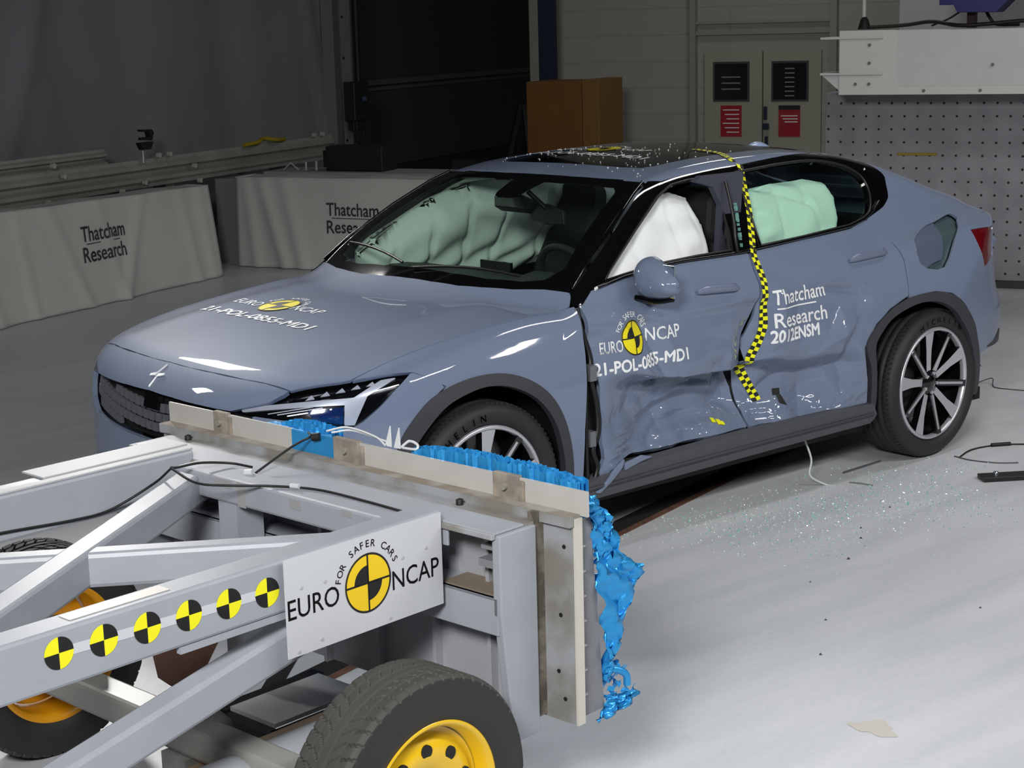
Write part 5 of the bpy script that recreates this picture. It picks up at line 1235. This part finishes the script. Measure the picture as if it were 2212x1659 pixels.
# sign
t = MB(); t.box(-.718, -.219, .268, .2715, .643, .879); sg = t.build('sign_board', M_sign, tro); sg['label'] = 'white sign with yellow and black roundel'
fl = Flat(); roundel(fl, 0, 0, .0735, 1, 2, 0); fl.add(text_fit('EURO', .155, .047, .004), 1, -.247, -.028); fl.add(text_fit('NCAP', .157, .047, .004), 1, .078, -.040)
fl.add(text_arc('FOR SAFER CARS', .088, math.radians(170), math.radians(18), .017, .012), 1)
fl.plane('sign_lettering', [M_decalw, M_decalk, mat('roundel_yellow', (232, 196, 16), rough=.4)], sg, (-.467, .268, .762), (1, 0, 0), (0, 0, 1), .0006)
t = MB()
for x, z in ((-.617, .664), (-.273, .801), (-.671, .803), (-.687, .653), (-.353, .795), (-.40, .655), (-.60, .80)): t.tube([(x, .268, z), (x, .2665, z)], .0045, 10)
t.each('sign_screw', mat('screw_grey', (172, 174, 178), rough=.4), sg)
# round targets on the rail
for i, (x, z) in enumerate(((-1.296, .8265), (-1.189, .8235), (-1.081, .820), (-.973, .8175), (-.865, .8145), (-.757, .8115))):
    fl = Flat(); q = math.pi/2
    for k in range(4): fl.add(disc_sector(0, .0345, k*q, (k+1)*q, 10), (0, 1, 0, 1)[k])
    fl.plane('target_marker', [M_decalk, mat('marker_yellow', (232, 226, 20), rough=.4)] if i == 0 else tm, rl_, (x, .285, z), (1, 0, 0), (0, 0, 1), .0012)
    if i == 0: tm = [m_ for m_ in bpy.data.objects['target_marker'].data.materials]
t = MB(); t.beam((-1.30, .2845, .8265), (-.757, .2845, .8115), .001, .022, 0); t.build('marker_strip', M_sign, rl_)
# cable
t = MB()
c1 = [(-.405, 1.12, .895), (-.37, 1.14, .885), (-.30, 1.13, .885), (-.22, 1.10, .872), (-.20, 1.03, .868)]
c2 = [(-.22, .99, .862), (-.10, 1.0, .90), (-.045, 1.0, .915), (-.02, .99, .925), (.0, 1.02, .93)]
c3 = [(-.405, 1.12, .893), (-.42, .99, .877), (-.37, .91, .872), (-.29, .82, .868), (-.24, .70, .867), (-.235, .52, .866), (-.245, .33, .866)]
c4 = [(-.405, 1.12, .893), (-.40, 1.22, .83), (-.50, 1.285, .768), (-.62, 1.29, .765), (-.83, 1.29, .78), (-1.0, 1.29, .785)]
for c_ in (c1, c2, c3, c4): t.tube(curve_pts(c_, 8), .0036, 8)
t.tube([(-.245, 1.005, .865), (-.235, .985, .868)], .009, 8, 1); t.tube([(-.27, .78, .872), (-.262, .755, .872)], .007, 8, 1); t.tube([(-.02, .98, .925), (-.01, .96, .928)], .012, 8, 0)
t.build('signal_cable', [M_blk, M_sign], tro)
t = MB(); t.tube(curve_pts([(.0, .94, .945), (.01, .86, .965), (.01, .75, .955), (.0, .70, .94)], 8), .003, 6); t.tube(curve_pts([(.01, .93, .94), (.02, .85, .955), (.02, .72, .945)], 8), .003, 6)
t.tube(curve_pts([(.02, .66, .935), (.03, .635, .955), (.03, .605, .95), (.02, .60, .94), (.02, .65, .936)], 8), .004, 6)
for y in (.70, .665): t.prism([(-.012, 0), (.012, 0), (.002, .055)], (.01, y, .935), (0, 1, 0), (.2, 0, 1), .004)
t.build('loose_wire', mat('pale_wire', (205, 208, 210), rough=.35), tro)
# honeycomb block and blue skin
def hn(y, z, a): return math.sin(y*17+z*11+a)*.5+math.sin(y*41-z*23+a*2)*.3+math.sin(y*7+z*31)*.4
vs = []; fs = []; NY, NZ = 120, 46
for i in range(NY+1):
    for j in range(NZ+1):
        y = .02+1.62*i/NY; z = .33+.52*j/NZ
        x = .055+.045*(1-j/NZ)+.020*abs(hn(y, z, 1))*(0 if i == 0 else 1)+.05*math.exp(-((y-.9)/.5)**2)
        vs.append((x, y, z))
        vs.append((0, y, z))
st = NZ+1
for i in range(NY):
    for j in range(NZ): q = (i*st+j)*2; fs.append((q, q+2*st, q+2*st+2, q+2))
sd = []
for j in range(NZ): q = j*2; fs.append((q, q+2, q+3, q+1)); sd.append(len(fs)-1)
for i in range(NY):
    q = (i*st+NZ)*2; fs.append((q, q+2*st, q+2*st+1, q+1)); q = (i*st)*2; fs.append((q+1, q+2*st+1, q+2*st, q))
fm = [0]*len(fs)
for k in sd: fm[k] = 1
hc = obj_from('honeycomb_block', vs, fs, [M_blue, M_perf], tro, fm, False)
t = MB()
for k in range(7): t.box(.002, .026, .010, .021, .39+.065*k, .394+.065*k)
t.each('side_rivet', mat('rivet_pale', (170, 170, 170), rough=.4), hc)
# raised fringe of pushed up foil above the strip
rnd = random.Random(5)
def fringe(y0, y1, hmax, seed):
    rnd = random.Random(seed); t = MB(); n = int((y1-y0)/.008)
    for layer in range(4):
        vs = []
        for k in range(n+1):
            y = y0+(y1-y0)*k/n; u = k/n; hh = hmax*math.sin(math.pi*min(max(u, .02), .98))**.6*(.72+.35*rnd.random())
            x = .012+.016*layer+.006*rnd.random(); vs += [(x, y, .86), (x+.012*rnd.random(), y+.004*rnd.random(), .935+hh*(1-.16*abs(layer-1)))]
        t.add(vs, [(2*k, 2*k+2, 2*k+3, 2*k+1) for k in range(n)], 0, False)
    o = t.build('crushed_foil_fringe', M_blue, hc); md = o.modifiers.new('s', 'SOLIDIFY'); md.thickness = .0015
fringe(.03, .62, .032, 1); fringe(.95, 1.16, .016, 2)
t = MB(); t.box(-.005, .004, .905, 1.09, .866, .93); t.prism([(0, 0), (.30, 0), (.28, .03), (.02, .02)], (.0, .92, .93), (0, 1, 0), (.9, 0, .1), .002); t.build('foil_sheet', M_blue, hc)
# torn side flaps of foil
def sheet(name, rows, amp=.006, seed=0):
    rnd = random.Random(seed); R = [curve_pts(r, 7) for r in rows]; n = min(len(r) for r in R); cols = []
    for c in range(n): cols.append(curve_pts([r[c] for r in R], 6))
    m_ = len(cols[0]); vs = []
    for c in range(n):
        for k in range(m_): p = cols[c][k]; vs.append(p + Vector((amp*math.sin(c*1.3+k*.9+seed), amp*math.cos(c*.8-k*1.1), amp*.6*math.sin(k*1.7+c*.5))))
    fs = [(c*m_+k, (c+1)*m_+k, (c+1)*m_+k+1, c*m_+k+1) for c in range(n-1) for k in range(m_-1)]
    o = obj_from(name, vs, fs, M_blue, hc, None, True); md = o.modifiers.new('s', 'SOLIDIFY'); md.thickness = .0015; return o
sheet('torn_foil', [[(.05, .02, .885), (.06, .015, .80), (.07, .01, .70), (.085, .01, .60), (.10, .01, .48), (.105, .02, .40)],
                    [(.085, .03, .885), (.10, .02, .81), (.125, .0, .72), (.165, .0, .63), (.135, .0, .50), (.108, .02, .40)],
                    [(.075, .06, .90), (.135, .03, .84), (.145, .0, .745), (.215, -.01, .672), (.150, .02, .55), (.110, .04, .40)]], .010, 1)
sheet('torn_foil', [[(.13, .02, .73), (.16, .01, .705), (.20, .0, .695), (.232, -.01, .688)], [(.13, .03, .69), (.165, .02, .66), (.20, .01, .655), (.225, .0, .668)], [(.13, .08, .67), (.16, .07, .62), (.19, .06, .62), (.20, .05, .64)]], .005, 2)
t = MB(); rnd = random.Random(8)
for k in range(46):
    z = .85-.14*rnd.random(); x = .07+.06*rnd.random(); y = .0+.05*rnd.random(); a = rnd.random()*6
    t.add([(x, y, z), (x+.018*math.cos(a), y+.008, z+.018*math.sin(a)), (x+.012*math.cos(a+1), y+.012, z+.020*math.sin(a+1)), (x+.006, y-.004, z+.012)], [(0,1,2), (0,2,3), (0,3,1), (1,3,2)])
for k in range(30):
    z = .33+.10*rnd.random(); x = .11+.09*rnd.random()*(1-(z-.33)*3); y = .0+.05*rnd.random(); a = rnd.random()*6
    t.add([(x, y, z), (x+.018*math.cos(a), y+.008, z+.018*math.sin(a)), (x+.012*math.cos(a+1), y+.012, z+.020*math.sin(a+1)), (x+.006, y-.004, z+.012)], [(0,1,2), (0,2,3), (0,3,1), (1,3,2)])
t.each('foil_crumple', M_blue, hc)
t = MB(); t.tube(curve_pts([(.10, .02, .43), (.135, .01, .425), (.165, .0, .405), (.17, .0, .375)], 6), [.010]*19, 8)
o = t.build('foil_curl', M_blue, hc)
sheet('foil_tail', [[(.10, .02, .36), (.10, .02, .33), (.07, .02, .302)], [(.15, .01, .355), (.15, .0, .33), (.09, .01, .305)], [(.205, .0, .36), (.205, .0, .335), (.16, .0, .315)]], .008, 4)
# trolley wheels
M_tt = mat('trolley_tyre', (62, 61, 58), rough=.7, bump=.1, bscale=80)
M_tts = mat('trolley_tyre_side', (40, 40, 40), rough=.6)
def tro_wheel(x, yc, s, R=.311, wd=.19):
    # tread surface with carved grooves, then sidewalls
    NA = 480; half = wd/2; prof = []
    side = [(.190, half-.035), (.205, half-.010), (.232, half), (.264, half-.002), (.289, half-.012)]
    tread = [half-.012-(2*half-.024)*k/44 for k in range(45)]
    vs = []; fs = []; fm = []
    cols = [('s', r, y) for r, y in side] + [('t', None, y) for y in tread] + [('s', r, -y) for r, y in side[::-1]]
    K = len(cols)
    for i in range(NA):
        a = 2*math.pi*i/NA; ca, sa = math.cos(a), math.sin(a)
        for c, r, y in cols:
            if c == 't':
                u = abs(y)/half; r = R-.016*max(0, (u-.70)/.22)**2-.001
                g = 0
                if abs(abs(y)-.012) < .0035 or abs(abs(y)-.045) < .003: g = .006
                arc = a*R; pitch = 2*math.pi*R/56
                if abs(y) > .046: ph = (arc+.35*(abs(y)-.046)*(1)) % pitch; g = max(g, .005 if ph < .0065 else 0)
                elif abs(y) > .014: ph = (arc+.9*(abs(y)-.014)+pitch*.4) % pitch; g = max(g, .004 if ph < .005 else 0)
                r -= g
            vs.append((r*ca, s*y, r*sa))
    for i in range(NA):
        i2 = (i+1) % NA
        for k in range(K-1):
            fs.append((i*K+k, i2*K+k, i2*K+k+1, i*K+k+1)); fm.append(0 if cols[k][0] == 't' and cols[k+1][0] == 't' else 1)
    w = obj_from('wheel', vs, fs, [M_tt, M_tts], tro, fm, [False if f == 0 else True for f in fm]); w.location = (x, yc, R)
    n_ = Vector((0, s, 0)); t = MB()
    t.lathe([(.190, half-.035), (.205, half-.022), (.207, half-.012), (.198, half-.008), (.190, half-.016), (.182, half-.040), (.178, -.02), (.182, -half+.04), (.190, -half+.012), (.207, -half+.012)], (0, 0, 0), (0, s, 0), 64, 0)
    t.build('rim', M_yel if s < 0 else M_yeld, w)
    t = MB(); t.lathe([(.178, half-.055), (.165, half-.058), (.150, half-.040), (.105, half-.030), (.085, half-.045), (.0, half-.045)], (0, 0, 0), (0, s, 0), 64, 0)
    t.lathe([(.0, half-.05), (.175, half-.06)], (0, 0, 0), (0, s, 0), 64, 0)
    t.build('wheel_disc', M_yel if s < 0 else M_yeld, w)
    t = MB()
    for k in range(10):
        a = 2*math.pi*k/10+.28; c = Vector((math.cos(a), 0, math.sin(a)))*.128
        t.lathe([(.0, 0), (.0165, 0), (.0165, -.01)], tuple(c+n_*(half-.0325)), (0, s, 0), 18, 0, False)
    t.each('vent_hole', M_blk, w)
    t = MB(); t.lathe([(.0, .02-half+.03), (.10, .02-half+.03), (.11, -half+.03), (.06, -half-.01), (.0, -half-.01)], (0, 0, 0), (0, s, 0), 30); t.lathe([(.0, half-.03), (.035, half-.03), (.035, half-.045)], (0, 0, 0), (0, s, 0), 20)
    t.build('hub', M_tts, w)
    return w
tro_wheel(-.56, .055, -1)
tro_wheel(-.56, 1.60, 1)
tro_wheel(-3.55, .055, -1); tro_wheel(-3.55, 1.60, 1)
# ------------------------------------------------------------ floor things
def strip_mesh(pts, w, z0=.002, th=.0):
    C_ = curve_pts([(x, y, 0) for x, y in pts], 6); mb = MB(); vs = []
    for i, p in enumerate(C_):
        d = (C_[min(i+1, len(C_)-1)]-C_[max(i-1, 0)]).normalized(); n = Vector((-d.y, d.x, 0)); vs += [p+n*w/2+BZ*z0, p-n*w/2+BZ*z0]
    return mb.add(vs, [(2*i, 2*i+2, 2*i+3, 2*i+1) for i in range(len(C_)-1)])
# guide slot in the floor under the car, its shadow painted as a black strip
M_slot = mat('slot_black', (10, 9, 9), rough=.9)
d0 = Vector((.753, -.80, 0)); dd = Vector((.965, .26, 0)).normalized(); nn_ = Vector((-dd.y, dd.x, 0))
t = MB(); a_, b_ = d0-dd*2.3, d0+dd*4.2
t.add([a_+nn_*.03+BZ*.0015, b_+nn_*.03+BZ*.0015, b_+nn_*.13+BZ*.0015, a_+nn_*.13+BZ*.0015], [(0,1,2,3)])
t.build('trim_5', M_slot)['kind'] = 'structure'
t = MB(); t.add([a_+BZ*.004, b_+BZ*.004, b_+nn_*.03+BZ*.004, a_+nn_*.03+BZ*.004, a_, b_, b_+nn_*.03, a_+nn_*.03], [(0,1,2,3), (0,4,5,1), (3,2,6,7)])
t.build('trim_6', mat('rusty_edge', (96, 66, 50), rough=.8, noise=.3, nscale=20))['kind'] = 'structure'
t = MB()
for P4 in ([(-1.30,-1.40),(-1.02,-1.30),(-1.06,-1.26),(-1.33,-1.35)], [(-1.32,-1.42),(-.75,-.86),(-.80,-.82),(-1.37,-1.38)]):
    t.add([(x, y, .0015) for x, y in P4], [(0,1,2,3)])
t.each('trim_7', M_slot)
for o in bpy.data.objects:
    if o.name.startswith('trim_7'): o['kind'] = 'structure'
# glass chips on the floor and the roof
rnd = random.Random(11)
M_chip = mat('glass_chips', (120, 200, 180), rough=.1, coat=1); M_chipw = mat('pale_chips', (215, 225, 222), rough=.1, coat=1); M_bit = mat('dark_bits', (50, 52, 54), rough=.6)
def chip(mb, x, y, z, r, m):
    a = rnd.random()*6.3; c_ = [(x+r*math.cos(a+k*2.1)*rnd.uniform(.6, 1.2), y+r*math.sin(a+k*2.1)*rnd.uniform(.6, 1.2), z) for k in range(3)]
    top = [(p[0]*.5+x*.5, p[1]*.5+y*.5, z+r*rnd.uniform(.5, .9)) for p in c_]
    mb.add(c_+top, [(3,4,5), (0,1,4,3), (1,2,5,4), (2,0,3,5)], m)
t = MB()
for k in range(2600):
    u = rnd.random()**.8; x = 1.0+1.75*rnd.random()+.1*rnd.gauss(0, 1); y = -1.18-.22*(x-1.8)+.26*rnd.gauss(0, 1)
    if y < -1.20 and x > 2.38: continue
    if y > -.70 or (y > -.86 and x > 2.4): continue
    chip(t, x, y, .001, rnd.uniform(.0018, .0048), 0 if rnd.random() < .45 else 1)
tag(t.build('glass_fragments', [M_chip, M_chipw]), 'pale green crumbs of broken window glass scattered on the floor beside the car', 'glass fragments', None, 'stuff')
t = MB(); setdent(False); q = []
for k in range(110):
    x = rnd.uniform(1.17, 1.75)+.25*rnd.random()**3; y = rnd.uniform(-.50, .50); q.append((x, y))
P, N = surf(Map('top'), q)
for p in P:
    if p[2] > 1.38: chip(t, p[0], p[1], p[2]+.0005, rnd.uniform(.0022, .0048), 1)
tag(t.build('glass_fragments', [M_chip, mat('bright_chips', (240, 244, 246), rough=.3)]), 'white specks of broken glass sprinkled over the front of the car roof', 'glass fragments', None, 'stuff')
t = MB()
for x, y, r in ((1.576, -1.403, .007), (1.465, -1.49, .007), (1.216, -1.624, .009), (.62, -2.0, .006), (1.9, -1.30, .006), (.9, -1.7, .005), (2.3, -1.9, .006), (1.1, -2.3, .006), (.35, -2.2, .007), (1.75, -2.1, .005)): chip(t, x, y, .001, r, 0)
for i, o in enumerate(t.each('debris_chip', M_bit)): tag(o, 'tiny dark crumb of debris lying on the bright floor near the broken glass', 'debris', 'dark crumbs of debris on the floor')
# black bar with bright bolts
dv = Vector((.225, -.150, 0)).normalized(); nv = Vector((-dv.y, dv.x, 0))
root = empty('bolted_bar', (2.53, -1.32, 0)); 
t = MB(); a = Vector((0, 0, .012)); t.beam(a, a+dv*.62, .085, .02); t.build('bar', mat('black_bar', (26, 26, 28), rough=.45), root, .003)
t = MB()
for k in range(4): c_ = dv*(.075+.145*k)+nv*(.012)+BZ*.022; t.lathe([(.0135, 0), (.0135, .008), (.009, .012), (.0, .012)], tuple(c_), (0, 0, 1), 12)
t.each('bolt', M_chrome, root)
tag(root, 'short black bar with bright bolt heads lying on the floor at the right edge', 'bar')
def cable(name, pts, r, m, label, cat='cable'):
    t = MB(); t.tube(curve_pts(pts, 8), r, 7); return tag(t.build(name, m), label, cat)
cable('cable', [(2.80, -1.02, .004), (2.93, -.985, .006), (3.05, -.99, .004), (3.17, -1.05, .004), (3.30, -1.20, .004), (3.4, -1.4, .004)], .004, M_blk, 'thin black cable on the floor running right from the rear wheel')
t = MB(); t.tube([(3.08, -1.003, .008), (3.165, -1.052, .008)], .010, 8); tag(t.build('cable_connector', M_blk), 'fat black connector sleeve on the cable right of the rear wheel', 'connector')
cable('cable', [(2.80, -.99, .003), (2.79, -1.09, .003), (2.83, -1.20, .003), (2.90, -1.27, .003)], .003, mat('grey_wire', (70, 76, 78), rough=.5), 'thin grey wire curving toward the black bolted bar')
cable('cable', [(4.05, -.05, .004), (4.20, -.12, .006), (4.31, -.17, .03), (4.25, -.22, .006), (4.22, -.28, .003), (4.27, -.45, .003)], .003, mat('thin_wire', (60, 62, 64), rough=.5), 'fine curled wire on the floor behind the car tail')
t = MB(); t.beam((2.203, -.81, .004), (2.489, -.80, .004), .010, .006); tag(t.build('rod', mat('grey_rod', (84, 86, 90), rough=.5)), 'slim grey rod lying on the floor in front of the rear wheel', 'rod')
cable('twig_wire', [(2.095, -.931, .003), (2.11, -.985, .005), (2.123, -1.038, .003)], .003, mat('olive_wire', (110, 120, 112), rough=.6), 'short bent piece of pale wire lying among the glass crumbs', 'wire')
cable('strap', [(1.93, -.80, .225), (1.95, -.83, .12), (1.93, -.84, .05), (1.985, -.88, .006), (2.0, -.93, .003)], .005, mat('clear_strap', (190, 196, 198), rough=.3), 'pale thin strap hanging from under the sill to the floor', 'strap')
# dried puddle
t = MB(); n = 40; vs = [(0.0, -2.69, .0012)]
for k in range(n):
    a = 2*math.pi*k/n; r = .055*(1+.22*math.sin(3*a+1)+.12*math.sin(7*a)); vs.append((r*math.cos(a)*.9, -2.69+r*math.sin(a)*1.25, .0012))
t.add(vs, [(0, k+1, (k+1) % n+1) for k in range(n)]); tag(t.build('stain', mat('dried_stain', (192, 188, 180), rough=.6)), 'small pale brown stain on the bright floor at the lower right', 'stain')
# torn yellow tape scrap and black scuff on the crushed doors
t = MB(); setdent(True)
for x, z, r in ((1.335, .395, .010), (1.36, .385, .012), (1.378, .378, .008)): patch(t, Map('side', -1), np.array([(x-r, z-r*.5), (x+r, z-r*.8), (x+r*1.2, z+r*.6), (x-r*.4, z+r)]), .002, .003, 0, True)
t.each('tape_scrap', bpy.data.materials['tape_yellow'], fd)
t = MB()
for qd in ([(1.715,.445),(1.755,.44),(1.76,.470),(1.72,.472)], [(1.735,.41),(1.775,.395),(1.76,.442),(1.735,.445)]): patch(t, Map('side', -1), np.array(qd), .002, .001, 0, True)
t.each('black_scuff', M_decalk, rd)
